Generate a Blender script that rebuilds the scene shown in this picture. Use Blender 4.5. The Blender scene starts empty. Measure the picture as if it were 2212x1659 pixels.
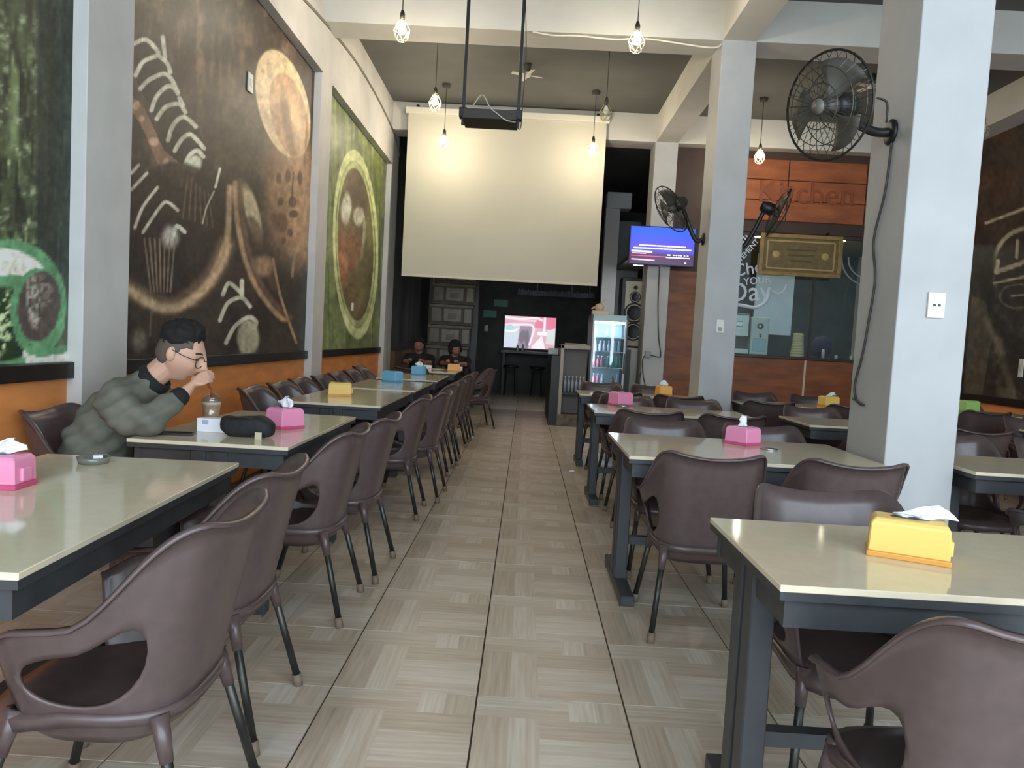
import bpy, bmesh, math, random
import numpy as np
from mathutils import Vector, Matrix

random.seed(4)
S = bpy.context.scene
C = S.collection
PI = math.pi
R = math.radians

# ------------------------------------------------------------------ camera
IMW, IMH = 2212.0, 1659.0
FPX, CAMH = 1590.0, 1.22
ROLL, PITCH, YAW = R(3.1), R(3.45), R(0.9)
fw = Vector((-math.sin(YAW)*math.cos(PITCH), math.cos(YAW)*math.cos(PITCH), -math.sin(PITCH)))
rt = Vector((math.cos(YAW), math.sin(YAW), 0))
upv = rt.cross(fw)
RX = rt*math.cos(ROLL) + upv*math.sin(ROLL)
UX = -rt*math.sin(ROLL) + upv*math.cos(ROLL)
cd = bpy.data.cameras.new('camera')
cam = bpy.data.objects.new('camera', cd)
C.objects.link(cam)
cd.sensor_width = 36.0
cd.lens = FPX/IMW*36.0
cd.clip_start = 0.02
m = Matrix.Identity(4)
for i in range(3):
    m[i][0] = RX[i]; m[i][1] = UX[i]; m[i][2] = -fw[i]
m[2][3] = CAMH
cam.matrix_world = m
S.camera = cam

def proj(x, y, z):
    """photo pixel of world points (numpy arrays)"""
    z = z-CAMH
    d = x*fw[0]+y*fw[1]+z*fw[2]
    a = x*RX[0]+y*RX[1]+z*RX[2]
    b = x*UX[0]+y*UX[1]+z*UX[2]
    return IMW/2+FPX*a/d, IMH/2-FPX*b/d

# ------------------------------------------------------------------ world, light, exposure
W = bpy.data.worlds.new('overcast_sky')
S.world = W
W.use_nodes = True
bg = W.node_tree.nodes['Background']
bg.inputs[0].default_value = (0.73, 0.87, 1.0, 1)
bg.inputs[1].default_value = 4.2
S.view_settings.view_transform = 'Standard'
S.view_settings.look = 'None'
S.view_settings.gamma = 1.0
S.view_settings.exposure = 0.5
S.view_settings.use_curve_mapping = False
S.cycles.use_denoising = True
S.cycles.max_bounces = 10
S.cycles.diffuse_bounces = 6
S.cycles.sample_clamp_indirect = 8.0

def portal(name, loc, rot, sx, sy):
    l = bpy.data.lights.new(name, 'AREA'); l.shape = 'RECTANGLE'; l.size = sx; l.size_y = sy
    l.cycles.is_portal = True
    o = bpy.data.objects.new(name, l); C.objects.link(o); o.location = loc; o.rotation_euler = rot
    return o
FRONT = -2.6
portal('storefront_daylight_offscreen', (1.9, FRONT, 2.1), (R(90), 0, 0), 8.0, 4.2)   # faces +y into the room

# ------------------------------------------------------------------ materials
MATS = {}
def lin(c):
    c = [v/255.0 for v in c]
    return tuple(v/12.92 if v <= 0.04045 else ((v+0.055)/1.055)**2.4 for v in c)

def mat(name, rgb, rough=0.5, metal=0.0, spec=0.5, noise=0.0, nscale=6.0, stretch=None, bump=0.0,
        emit=None, estr=0.0, coat=0.0, rgb2=None, detail=4.0, srgb=True):
    if name in MATS: return MATS[name]
    M = bpy.data.materials.new(name); M.use_nodes = True
    nt = M.node_tree; b = nt.nodes['Principled BSDF']
    col = lin(rgb) if srgb else rgb
    b.inputs['Base Color'].default_value = (*col, 1)
    b.inputs['Roughness'].default_value = rough
    b.inputs['Metallic'].default_value = metal
    b.inputs['Specular IOR Level'].default_value = spec
    if coat: b.inputs['Coat Weight'].default_value = coat; b.inputs['Coat Roughness'].default_value = 0.08
    if emit: b.inputs['Emission Color'].default_value = (*lin(emit), 1); b.inputs['Emission Strength'].default_value = estr
    if noise or bump:
        tc = nt.nodes.new('ShaderNodeTexCoord'); mp = nt.nodes.new('ShaderNodeMapping')
        if stretch: mp.inputs['Scale'].default_value = stretch
        n = nt.nodes.new('ShaderNodeTexNoise'); n.inputs['Scale'].default_value = nscale; n.inputs['Detail'].default_value = detail
        nt.links.new(tc.outputs['Object'], mp.inputs[0]); nt.links.new(mp.outputs[0], n.inputs['Vector'])
        if noise:
            cr = nt.nodes.new('ShaderNodeValToRGB')
            c2 = lin(rgb2) if rgb2 else tuple(v*(1-noise) for v in col)
            c1 = col if rgb2 else tuple(min(1, v*(1+noise*0.5)) for v in col)
            cr.color_ramp.elements[0].position = 0.3; cr.color_ramp.elements[1].position = 0.7
            cr.color_ramp.elements[0].color = (*c2, 1); cr.color_ramp.elements[1].color = (*c1, 1)
            nt.links.new(n.outputs['Fac'], cr.inputs[0]); nt.links.new(cr.outputs[0], b.inputs['Base Color'])
        if bump:
            bp = nt.nodes.new('ShaderNodeBump'); bp.inputs['Strength'].default_value = bump; bp.inputs['Distance'].default_value = 0.01
            nt.links.new(n.outputs['Fac'], bp.inputs['Height']); nt.links.new(bp.outputs[0], b.inputs['Normal'])
    MATS[name] = M
    return M

def attr_mat(name, rough=0.5, attr='paint', spec=0.4, grain=0.0, emit=0.0):
    if name in MATS: return MATS[name]
    M = bpy.data.materials.new(name); M.use_nodes = True
    nt = M.node_tree; b = nt.nodes['Principled BSDF']
    a = nt.nodes.new('ShaderNodeAttribute'); a.attribute_name = attr
    b.inputs['Roughness'].default_value = rough; b.inputs['Specular IOR Level'].default_value = spec
    nt.links.new(a.outputs['Color'], b.inputs['Base Color'])
    if emit:
        nt.links.new(a.outputs['Color'], b.inputs['Emission Color']); b.inputs['Emission Strength'].default_value = emit
        b.inputs['Base Color'].default_value = (0, 0, 0, 1)
    MATS[name] = M
    return M

def glass_mat(name, tint=(0.9, 0.97, 0.95), refl=0.08, rough=0.0):
    if name in MATS: return MATS[name]
    M = bpy.data.materials.new(name); M.use_nodes = True
    nt = M.node_tree; nt.nodes.clear()
    o = nt.nodes.new('ShaderNodeOutputMaterial'); t = nt.nodes.new('ShaderNodeBsdfTransparent')
    g = nt.nodes.new('ShaderNodeBsdfGlossy'); mx = nt.nodes.new('ShaderNodeMixShader')
    t.inputs[0].default_value = (*tint, 1); g.inputs['Roughness'].default_value = rough
    mx.inputs[0].default_value = refl
    nt.links.new(t.outputs[0], mx.inputs[1]); nt.links.new(g.outputs[0], mx.inputs[2]); nt.links.new(mx.outputs[0], o.inputs[0])
    MATS[name] = M
    return M

WHITE = mat('white_wall_paint', (206, 203, 197), 0.75, noise=0.10, nscale=3.0, bump=0.05)
COLW = mat('white_column_paint', (183, 183, 182), 0.6, noise=0.07, nscale=4.0, bump=0.06)
BEAMW = mat('white_beam_paint', (206, 203, 194), 0.8, noise=0.08, nscale=2.0)
CEILG = mat('grey_ceiling_paint', (100, 100, 96), 0.9, noise=0.15, nscale=1.2)
ORANGE = mat('orange_wall_paint', (240, 152, 84), 0.6, noise=0.18, nscale=5.0, stretch=(1, .6, 2))
LEDGE = mat('black_ledge', (32, 26, 24), 0.35, noise=0.3, nscale=8)
GROUT = mat('dark_grout', (74, 58, 46), 0.8)
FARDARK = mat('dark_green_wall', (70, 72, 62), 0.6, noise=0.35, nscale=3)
BACKGREY = mat('grey_back_wall', (92, 98, 100), 0.7, noise=0.3, nscale=2)
TABLE = mat('beige_laminate', (226, 212, 184), 0.09, spec=0.55, noise=0.05, nscale=20)
TDARK = mat('dark_table_frame', (58, 60, 62), 0.42, noise=0.25, nscale=10)
CHAIR = mat('brown_plastic', (88, 73, 71), 0.30, spec=0.55, noise=0.12, nscale=30)
LEGM = mat('grey_metal_leg', (66, 66, 62), 0.35, metal=0.6, noise=0.5, nscale=25, stretch=(1, 1, .3))
RUBBER = mat('worn_rubber_foot', (120, 104, 88), 0.7)
TISSUE = mat('white_tissue', (240, 240, 244), 0.8)
BLACKM = mat('black_metal', (26, 25, 24), 0.45)
BLACKP = mat('black_plastic', (34, 33, 32), 0.4)
CHROME = mat('chrome', (190, 190, 190), 0.2, metal=1.0)
BULB = mat('lit_bulb_glass', (255, 236, 190), 0.3, emit=(255, 240, 214), estr=390.0)
BULBOFF = mat('unlit_bulb_glass', (225, 222, 205), 0.25)
GOLDW = mat('pale_gold_wire', (196, 180, 138), 0.35, metal=0.7)
CORD = mat('dark_cord', (64, 60, 54), 0.6)
SCREENF = mat('cream_projection_fabric', (198, 193, 175), 0.85, noise=0.03, nscale=1.5)
SKIN = mat('skin', (206, 160, 136), 0.5, noise=0.08, nscale=14)
HAIR = mat('black_hair', (24, 21, 20), 0.85, bump=0.5, nscale=60, stretch=(1, 1, .3))
GLASS = glass_mat('clear_window_glass', (0.86, 0.93, 0.92), 0.045)
WOODO = mat('orange_brown_wood', (150, 88, 44), 0.5, noise=0.35, nscale=4, stretch=(.5, 1, 2.4), rgb2=(112, 60, 28))
WOODB = mat('burnt_orange_board', (170, 98, 54), 0.55, noise=0.4, nscale=3.5, stretch=(.6, 1, 2), rgb2=(134, 72, 38))
DBROWN = mat('dark_brown_panel', (66, 46, 36), 0.55, noise=0.2, nscale=5)

# ------------------------------------------------------------------ mesh helpers
def obj(name, bm, material=None, parent=None, smooth=False, loc=None, rot=None):
    me = bm if isinstance(bm, bpy.types.Mesh) else bpy.data.meshes.new(name)
    if not isinstance(bm, bpy.types.Mesh):
        bm.normal_update(); bm.to_mesh(me); bm.free()
    o = bpy.data.objects.new(name, me); C.objects.link(o)
    if material is not None and not me.materials:
        for k in (material if isinstance(material, (list, tuple)) else [material]): me.materials.append(k)
    if smooth:
        for p in me.polygons: p.use_smooth = True
    if parent: o.parent = parent
    if loc is not None: o.location = loc
    if rot is not None: o.rotation_euler = rot
    return o

def tag(o, label, cat=None, group=None, kind=None):
    o['label'] = label
    if cat: o['category'] = cat
    if group: o['group'] = group
    if kind: o['kind'] = kind
    return o

def thing(name, label, cat, loc=(0, 0, 0), rotz=0.0, group=None):
    o = bpy.data.objects.new(name, None); C.objects.link(o)
    o.empty_display_size = 0.1
    o.location = loc; o.rotation_euler = (0, 0, rotz)
    return tag(o, label, cat, group)

def struct(name, bm, material, label, parent=None, smooth=False):
    o = obj(name, bm, material, parent, smooth)
    if parent is None: tag(o, label, None, None, 'structure')
    return o

def dup(root, loc, rotz, label=None, group=None, rot=None, scale=None):
    r = root.copy(); C.objects.link(r); r.location = loc
    r.rotation_euler = rot if rot else (0, 0, rotz)
    if scale: r.scale = (scale,)*3 if not isinstance(scale, (tuple, list)) else scale
    if label: r['label'] = label
    if group: r['group'] = group
    for ch in list(root.children):
        c = ch.copy(); C.objects.link(c); c.parent = r
        for g in ch.children:
            d = g.copy(); C.objects.link(d); d.parent = c
    return r

def NB(): return bmesh.new()

def box(bm, x0, x1, y0, y1, z0, z1, bevel=0.0, rot=None, piv=None, seg=2):
    v = [bm.verts.new((x, y, z)) for z in (z0, z1) for y in (y0, y1) for x in (x0, x1)]
    fs = [(0, 2, 3, 1), (4, 5, 7, 6), (0, 1, 5, 4), (1, 3, 7, 5), (3, 2, 6, 7), (2, 0, 4, 6)]
    F = [bm.faces.new([v[i] for i in f]) for f in fs]
    if bevel:
        es = list({e for f in F for e in f.edges})
        r = bmesh.ops.bevel(bm, geom=es, offset=bevel, segments=seg, affect='EDGES', profile=0.5)
        v = list({x for f in r['faces'] for x in f.verts} | {x for x in v if x.is_valid})
    if rot is not None:
        c = Vector(piv) if piv else Vector(((x0+x1)/2, (y0+y1)/2, (z0+z1)/2))
        bmesh.ops.rotate(bm, verts=[x for x in v if x.is_valid], cent=c, matrix=rot)
    return bm

def bx(*a, **k): return box(NB(), *a, **k)

def frame_axes(d):
    d = Vector(d).normalized()
    a = Vector((0, 0, 1)) if abs(d.z) < 0.9 else Vector((1, 0, 0))
    u = d.cross(a).normalized(); v = d.cross(u).normalized()
    return u, v

def tube(bm, pts, r, n=8, cap=True, closed=False):
    pts = [Vector(p) for p in pts]
    rs = r if isinstance(r, (list, tuple)) else [r]*len(pts)
    rings = []; pu = None
    for i, p in enumerate(pts):
        if closed: d = pts[(i+1) % len(pts)]-pts[i-1]
        else: d = pts[min(i+1, len(pts)-1)]-pts[max(i-1, 0)]
        d.normalize()
        if pu is None: u, v = frame_axes(d)
        else:
            u = (pu-d*pu.dot(d)).normalized(); v = d.cross(u).normalized()
        pu = u
        rings.append([bm.verts.new(p+(u*math.cos(2*PI*k/n)+v*math.sin(2*PI*k/n))*rs[i]) for k in range(n)])
    m_ = len(rings)
    for i in range(m_ if closed else m_-1):
        a, b = rings[i], rings[(i+1) % m_]
        for k in range(n): bm.faces.new((a[k], a[(k+1) % n], b[(k+1) % n], b[k]))
    if cap and not closed:
        bm.faces.new(rings[0][::-1]); bm.faces.new(rings[-1])
    bmesh.ops.recalc_face_normals(bm, faces=bm.faces)
    return bm

def lathe(bm, prof, n=20, center=(0, 0, 0), axis=None):
    """prof list of (r, z)"""
    rings = []
    c = Vector(center)
    if axis is None: u, v, w = Vector((1, 0, 0)), Vector((0, 1, 0)), Vector((0, 0, 1))
    else:
        w = Vector(axis).normalized(); u, v = frame_axes(w)
    for r, z in prof:
        rings.append([bm.verts.new(c+w*z+(u*math.cos(2*PI*k/n)+v*math.sin(2*PI*k/n))*max(r, 1e-4)) for k in range(n)])
    for a, b in zip(rings, rings[1:]):
        for k in range(n): bm.faces.new((a[k], a[(k+1) % n], b[(k+1) % n], b[k]))
    bm.faces.new(rings[0][::-1]); bm.faces.new(rings[-1])
    bmesh.ops.recalc_face_normals(bm, faces=bm.faces)
    return bm

def prism(bm, poly, thick, plane='xz', at=0.0):
    """extruded polygon"""
    def P(a, b, t):
        return {'xz': (a, at+t, b), 'yz': (at+t, a, b), 'xy': (a, b, at+t)}[plane]
    f = [bm.verts.new(P(a, b, 0)) for a, b in poly]; g = [bm.verts.new(P(a, b, thick)) for a, b in poly]
    n = len(poly)
    bm.faces.new(f); bm.faces.new(g[::-1])
    for i in range(n): bm.faces.new((f[i], g[i], g[(i+1) % n], f[(i+1) % n]))
    bmesh.ops.recalc_face_normals(bm, faces=bm.faces)
    return bm

def ball(bm, c, r, n=12, m_=8, sc=(1, 1, 1)):
    res = bmesh.ops.create_uvsphere(bm, u_segments=n, v_segments=m_, radius=r)
    for v in res['verts']: v.co = Vector((v.co.x*sc[0], v.co.y*sc[1], v.co.z*sc[2]))+Vector(c)
    return bm

def spline(pts, n=8):
    """Catmull-Rom through pts"""
    P = [Vector(p) for p in pts]; out = []
    for i in range(len(P)-1):
        a, b, c, d = P[max(i-1, 0)], P[i], P[i+1], P[min(i+2, len(P)-1)]
        for k in range(n):
            t = k/n
            out.append(0.5*((2*b)+(c-a)*t+(2*a-5*b+4*c-d)*t*t+(3*b-a-3*c+d)*t**3))
    out.append(P[-1])
    return out

def text_mesh(name, s, size, extr=0.004, bevel=0.0, align='CENTER'):
    cu = bpy.data.curves.new(name, 'FONT'); cu.body = s; cu.size = size; cu.extrude = extr; cu.bevel_depth = bevel
    cu.align_x = align; cu.align_y = 'CENTER'; cu.resolution_u = 3
    o = bpy.data.objects.new(name, cu); C.objects.link(o)
    dg = bpy.context.evaluated_depsgraph_get()
    me = bpy.data.meshes.new_from_object(o.evaluated_get(dg))
    bpy.data.objects.remove(o); bpy.data.curves.remove(cu)
    me.name = name
    return me

def bake(o):
    """replace o's data with its modifier result"""
    dg = bpy.context.evaluated_depsgraph_get()
    me = bpy.data.meshes.new_from_object(o.evaluated_get(dg))
    o.modifiers.clear(); old = o.data; o.data = me
    bpy.data.meshes.remove(old)
    return o

# ------------------------------------------------------------------ painting helpers (flat prints)
def vnoise(x, y, seed=0):
    xi = np.floor(x).astype(np.int64); yi = np.floor(y).astype(np.int64)
    xf = x-xi; yf = y-yi
    def h(a, b):
        n = (a*374761393+b*668265263+seed*1442695041) & 0x7fffffff
        n = ((n ^ (n >> 13))*1274126177) & 0x7fffffff
        return ((n ^ (n >> 16)) & 0xffff)/65535.0
    u = xf*xf*(3-2*xf); v = yf*yf*(3-2*yf)
    return (h(xi, yi)*(1-u)+h(xi+1, yi)*u)*(1-v)+(h(xi, yi+1)*(1-u)+h(xi+1, yi+1)*u)*v

def fbm(x, y, seed=0, o=4):
    s = 0; a = 0.5; t = 0
    for k in range(o):
        s = s+a*vnoise(x*2**k, y*2**k, seed+k); t += a; a *= 0.5
    return s/t

def sm(e0, e1, x):
    t = np.clip((x-e0)/(e1-e0), 0, 1); return t*t*(3-2*t)

class Paint:
    def __init__(s, px, py, base):
        s.x, s.y = px, py
        s.c = np.empty(px.shape+(3,)); s.c[:] = base
    def mix(s, col, m_):
        m_ = np.clip(m_, 0, 1)[..., None]; s.c = s.c*(1-m_)+np.array(col, float)*m_
    def ell(s, cx, cy, rx, ry, rot=0.0, soft=0.06):
        a = math.radians(rot); dx, dy = s.x-cx, s.y-cy
        u = (dx*math.cos(a)+dy*math.sin(a))/rx; v = (-dx*math.sin(a)+dy*math.cos(a))/ry
        d = np.sqrt(u*u+v*v)
        return 1-sm(1-soft, 1+soft, d)
    def ring(s, cx, cy, rx, ry, w, rot=0.0):
        a = math.radians(rot); dx, dy = s.x-cx, s.y-cy
        u = (dx*math.cos(a)+dy*math.sin(a))/rx; v = (-dx*math.sin(a)+dy*math.cos(a))/ry
        d = np.abs(np.sqrt(u*u+v*v)-1)*min(rx, ry)
        return 1-sm(w*0.35, w*0.65, d)
    def line(s, pts, w, soft=1.5):
        if len(pts) > 2: pts = [(p.x, p.y) for p in spline([(a, b, 0) for a, b in pts], 5)]
        d = np.full(s.x.shape, 1e9)
        for (ax, ay), (bx_, by) in zip(pts, pts[1:]):
            vx, vy = bx_-ax, by-ay; L = vx*vx+vy*vy+1e-9
            t = np.clip(((s.x-ax)*vx+(s.y-ay)*vy)/L, 0, 1)
            d = np.minimum(d, np.hypot(s.x-ax-t*vx, s.y-ay-t*vy))
        return 1-sm(w/2-soft/2, w/2+soft, d)
    def poly(s, pts, soft=2.0):
        ins = np.zeros(s.x.shape, bool); n = len(pts)
        for i in range(n):
            (x0, y0), (x1, y1) = pts[i], pts[(i+1) % n]
            if y0 == y1: continue
            c = ((y0 > s.y) != (y1 > s.y)) & (s.x < (x1-x0)*(s.y-y0)/(y1-y0)+x0)
            ins ^= c
        return ins.astype(float)

def grain(P, amt=10):
    n = fbm(P.x/7, P.y/11, 31, 3)-.5; q = fbm(P.x/30, P.y/50, 33, 3)-.5
    g_ = P.c.mean(-1, keepdims=True); P.c = P.c*.80+g_*.20
    P.c = (P.c*1.12+5)*(1+.35*n[..., None]+.35*q[..., None])+amt*n[..., None]
    return P.c

def to_lin(c):
    c = np.clip(c/255.0, 0, 1)
    return np.where(c <= 0.04045, c/12.92, ((c+0.055)/1.055)**2.4)

def print_sheet(name, P0, U, V, nu, nv, fn, material, thick_dir, thick=0.006, parent=None):
    """flat printed sheet: grid of points P0+U*u+V*v, colours from fn(px, py, u, v) kept as a colour attribute"""
    u, v = np.meshgrid(np.linspace(0, 1, nu), np.linspace(0, 1, nv))
    X = P0[0]+U[0]*u+V[0]*v; Y = P0[1]+U[1]*u+V[1]*v; Z = P0[2]+U[2]*u+V[2]*v
    px, py = proj(X, Y, Z)
    col = to_lin(fn(px, py, u, v)).reshape(-1, 3)
    co = np.stack([X, Y, Z], -1).reshape(-1, 3)
    i = np.arange((nv-1)*(nu-1)); r, c = i//(nu-1), i % (nu-1)
    a = r*nu+c
    F = np.stack([a, a+1, a+nu+1, a+nu], -1)
    n = len(co)
    # back corners give the sheet a thickness
    bi = [0, nu-1, nu*nv-1, nu*(nv-1)]
    back = [tuple(co[k]+np.array(thick_dir)*thick) for k in bi]
    verts = [tuple(p) for p in co]+back
    faces = [tuple(f) for f in F.tolist()]
    b = [n, n+1, n+2, n+3]
    faces.append((b[0], b[3], b[2], b[1]))
    edges = [list(range(0, nu)), [k*nu+nu-1 for k in range(nv)], list(range(nu*nv-1, nu*(nv-1)-1, -1)), [k*nu for k in range(nv-1, -1, -1)]]
    for k, e in enumerate(edges): faces.append(tuple([b[k]]+[b[(k+1) % 4]]+e[::-1]))
    me = bpy.data.meshes.new(name); me.from_pydata(verts, [], faces)
    at = me.attributes.new('paint', 'FLOAT_COLOR', 'POINT')
    full = np.ones((n+4, 4), np.float32); full[:n, :3] = col; full[n:, :3] = col[bi]
    at.data.foreach_set('color', full.ravel())
    me.materials.append(material)
    o = bpy.data.objects.new(name, me); C.objects.link(o)
    if parent: o.parent = parent
    return o

# ================================================================== THE SETTING
XL, XR, YB, ZC = -2.2, 5.95, 17.0, 4.6      # mural plane left, right wall, far wall, ceiling
PF = -2.125                                   # face of the left pilasters
ROWS_Y = (3.5, 7.3, 10.95)                    # column rows
COLS = [(1.73, 2.06, 3.5, 3.92), (1.73, 2.06, 7.3, 7.72), (1.73, 2.06, 10.95, 11.4)]

# ---- floor tiles
def tile_material():
    M = bpy.data.materials.new('wood_print_tile'); M.use_nodes = True
    nt = M.node_tree; b = nt.nodes['Principled BSDF']; L = nt.links
    a = nt.nodes.new('ShaderNodeAttribute'); a.attribute_name = 'tone'
    sp = nt.nodes.new('ShaderNodeSeparateColor'); L.new(a.outputs['Color'], sp.inputs[0])
    ge = nt.nodes.new('ShaderNodeNewGeometry')
    ns = []
    for sc in ((2.0, 40.0, 1.0), (40.0, 2.0, 1.0)):
        mp = nt.nodes.new('ShaderNodeMapping'); mp.inputs['Scale'].default_value = sc
        L.new(ge.outputs['Position'], mp.inputs[0])
        n = nt.nodes.new('ShaderNodeTexNoise'); n.inputs['Scale'].default_value = 1.6; n.inputs['Detail'].default_value = 5
        L.new(mp.outputs[0], n.inputs['Vector']); ns.append(n)
    mx = nt.nodes.new('ShaderNodeMix'); mx.data_type = 'FLOAT'
    L.new(sp.outputs[1], mx.inputs[0]); L.new(ns[0].outputs['Fac'], mx.inputs[2]); L.new(ns[1].outputs['Fac'], mx.inputs[3])
    add = nt.nodes.new('ShaderNodeMath'); add.operation = 'MULTIPLY_ADD'; add.inputs[1].default_value = 0.9
    L.new(mx.outputs[0], add.inputs[0]); L.new(sp.outputs[0], add.inputs[2])
    cr = nt.nodes.new('ShaderNodeValToRGB')
    for e, (p, c) in zip(cr.color_ramp.elements, ((0.0, (160, 138, 117)), (1.0, (236, 226, 211)))):
        e.position = min(p, 1); e.color = (*lin(c), 1)
    e = cr.color_ramp.elements.new(0.5); e.color = (*lin((205, 187, 165)), 1)
    L.new(add.outputs[0], cr.inputs[0])
    bl = nt.nodes.new('ShaderNodeTexNoise'); bl.inputs['Scale'].default_value = 0.9; bl.inputs['Detail'].default_value = 3
    L.new(ge.outputs['Position'], bl.inputs['Vector'])
    mc = nt.nodes.new('ShaderNodeMix'); mc.data_type = 'RGBA'; mc.blend_type = 'MULTIPLY'; mc.inputs[0].default_value = 0.22
    L.new(cr.outputs[0], mc.inputs[6]); L.new(bl.outputs['Fac'], mc.inputs[7])
    # B channel turns the print to the plain grey of the back room
    mg = nt.nodes.new('ShaderNodeMix'); mg.data_type = 'RGBA'
    mg.inputs[7].default_value = (*lin((98, 103, 102)), 1)
    L.new(sp.outputs[2], mg.inputs[0]); L.new(mc.outputs[2], mg.inputs[6]); L.new(mg.outputs[2], b.inputs['Base Color'])
    b.inputs['Roughness'].default_value = 0.34; b.inputs['Specular IOR Level'].default_value = 0.4
    return M
TILEM = tile_material()
PATCH = [  # u0,u1,v0,v1,tone,direction(0 along x, 1 along y)
    (0, .62, .87, 1, .30, 0), (0, .62, .74, .87, .12, 0), (.62, .80, .74, 1, .52, 1), (.80, 1, .74, 1, .10, 1),
    (0, .22, 0, .74, -.05, 1), (.22, .33, 0, .74, .42, 1), (.33, .42, 0, .74, .25, 1),
    (.42, 1, .50, .74, -.02, 0), (.42, 1, .30, .50, .36, 0), (.42, 1, .14, .30, .45, 0), (.42, 1, 0, .14, .14, 0)]
TS = 0.4935
def tile_geo(verts, faces, tones, x, y, flip=0, grey=0.0, rnd=0.0):
    for (u0, u1, v0, v1, t, d) in PATCH:
        q = [(u0, v0), (u1, v0), (u1, v1), (u0, v1)]
        if flip: q = [(1-a, b) for a, b in q][::-1]
        i = len(verts)
        verts += [(x+(a-.5)*TS, y+(b-.5)*TS, 0) for a, b in q]
        faces.append((i, i+1, i+2, i+3)); tones.append((t*.55+rnd, d, grey))
    i = len(verts)
    h_ = TS/2
    verts += [(x-h_, y-h_, -.012), (x+h_, y-h_, -.012), (x+h_, y+h_, -.012), (x-h_, y+h_, -.012),
              (x-h_, y-h_, 0), (x+h_, y-h_, 0), (x+h_, y+h_, 0), (x-h_, y+h_, 0)]
    for k in range(4):
        faces.append((i+k, i+(k+1) % 4, i+4+(k+1) % 4, i+4+k)); tones.append((.2, 0, grey))
def tile_mesh(name, cells):
    V_, F_, T_ = [], [], []
    for (x, y, fl, gr, rn) in cells: tile_geo(V_, F_, T_, x, y, fl, gr, rn)
    me = bpy.data.meshes.new(name); me.from_pydata(V_, [], F_)
    at = me.attributes.new('tone', 'FLOAT_COLOR', 'CORNER')
    arr = np.array([(t[0], t[1], t[2], 1) for f, t in zip(F_, T_) for _ in f], np.float32)
    at.data.foreach_set('color', arr.ravel())
    me.materials.append(TILEM)
    return me
floor = struct('floor', bx(-2.5, 6.2, FRONT-.2, YB+.2, -.16, -.006), GROUT, 'wood print tiled restaurant floor')
tm = [tile_mesh('tile', [(0, 0, k % 2, 0, r)]) for k, r in ((0, 0), (0, .05), (0, -.05), (0, .1))]
near, rest = set(), []
for i in range(-5, 13):
    for j in range(-7, 30):
        cx, cy = -.1+.5*i+.25, 2.445+.5*j+.25
        if cx < -2.3 or cx > 6.0 or cy > 17 or cy < FRONT: continue
        if -2.1 < cx < 2.4 and .9 < cy < 10.95:
            o = bpy.data.objects.new('tile', tm[(i*7+j*3) % 4]); C.objects.link(o); o.parent = floor; o.location = (cx, cy, 0)
        else: rest.append((cx, cy, 0, 0.0, .05*((i+j) % 3)))
fr = obj('tiles', tile_mesh('tiles', rest), None, floor); fr['kind'] = 'stuff'

# ---- ceiling and beams
struct('ceiling', bx(-2.5, 6.2, FRONT-.2, 11.5, ZC, ZC+.15), CEILG, 'grey painted ceiling slab')
for k, y0 in enumerate(ROWS_Y):
    struct('ceiling_beam', bx(PF-.01, 6.0, y0, y0+.40, 4.2, ZC+.001, .004), BEAMW, 'white concrete beam across the hall over %s column' % ('the fan', 'the switch', 'the television')[k])
struct('ceiling_beam', bx(1.735, 2.055, FRONT, 11.0, 4.203, ZC+.002), BEAMW, 'white concrete beam running above the row of columns')
struct('ceiling_beam', bx(5.62, 6.0, FRONT, 11.0, 4.205, ZC+.003), BEAMW, 'white concrete beam along the top of the right wall')

# ---- left wall: slab, pilasters, frieze, wainscot
wl = struct('wall_left', bx(-2.42, XL-.008, FRONT, YB, 0, ZC), WHITE, 'left wall with murals between white pilasters')
for (y0, y1) in ((-.4, .0), (3.5, 3.90), (7.3, 7.68), (11.02, 11.58)):
    obj('pilaster', bx(XL-.02, PF, y0, y1, 0, ZC, .004), WHITE, wl)
BAYS = ((0.0, 3.5), (3.90, 7.3), (7.68, 11.02))
for (a, b) in BAYS:
    obj('frieze', bx(XL-.02, PF+.001, a-.01, b+.01, 3.735, ZC), WHITE, wl)
    obj('frieze_soffit', bx(XL-.02, PF+.012, a, b, 3.715, 3.737), WHITE, wl)
    obj('wainscot', bx(XL-.02, XL+.002, a, b, 0, .925), ORANGE, wl)
    lz = obj('ledge', bx(XL-.02, XL+.04, a, b, .92, 1.0, .006), LEDGE, wl)
obj('grey_mural_wall', bx(XL-.02, XL, 11.58, 16.4, 1.05, ZC), mat('dark_streaked_grey', (84, 88, 90), .6, noise=.5, nscale=2.2, stretch=(1, 1, .35)), wl)
obj('ledge', bx(XL-.02, XL+.03, 11.58, 16.4, .93, 1.06), mat('purple_brown_ledge', (78, 62, 62), .5), wl)
obj('wainscot', bx(XL-.02, XL+.004, 11.58, 16.4, 0, .935), mat('tan_wainscot', (168, 132, 104), .6, noise=.2, nscale=4), wl)

# ---- right wall
wr = struct('wall_right', bx(XR, 6.15, FRONT, YB, 0, ZC), WHITE, 'right wall carrying the dark coffee mural')
obj('wainscot', bx(XR-.01, XR+.01, 4.0, 11.0, 0, .74), ORANGE, wr)
obj('ledge', bx(XR-.05, XR+.01, 4.0, 11.0, .735, .83, .006), LEDGE, wr)

# ---- far end
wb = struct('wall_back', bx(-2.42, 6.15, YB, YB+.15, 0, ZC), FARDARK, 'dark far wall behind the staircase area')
struct('ceiling_back', bx(-2.42, 6.15, 11.34, YB+.1, 4.25, 4.62), mat('dark_back_ceiling', (54, 58, 56), .9), 'dark ceiling over the back room')

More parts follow.
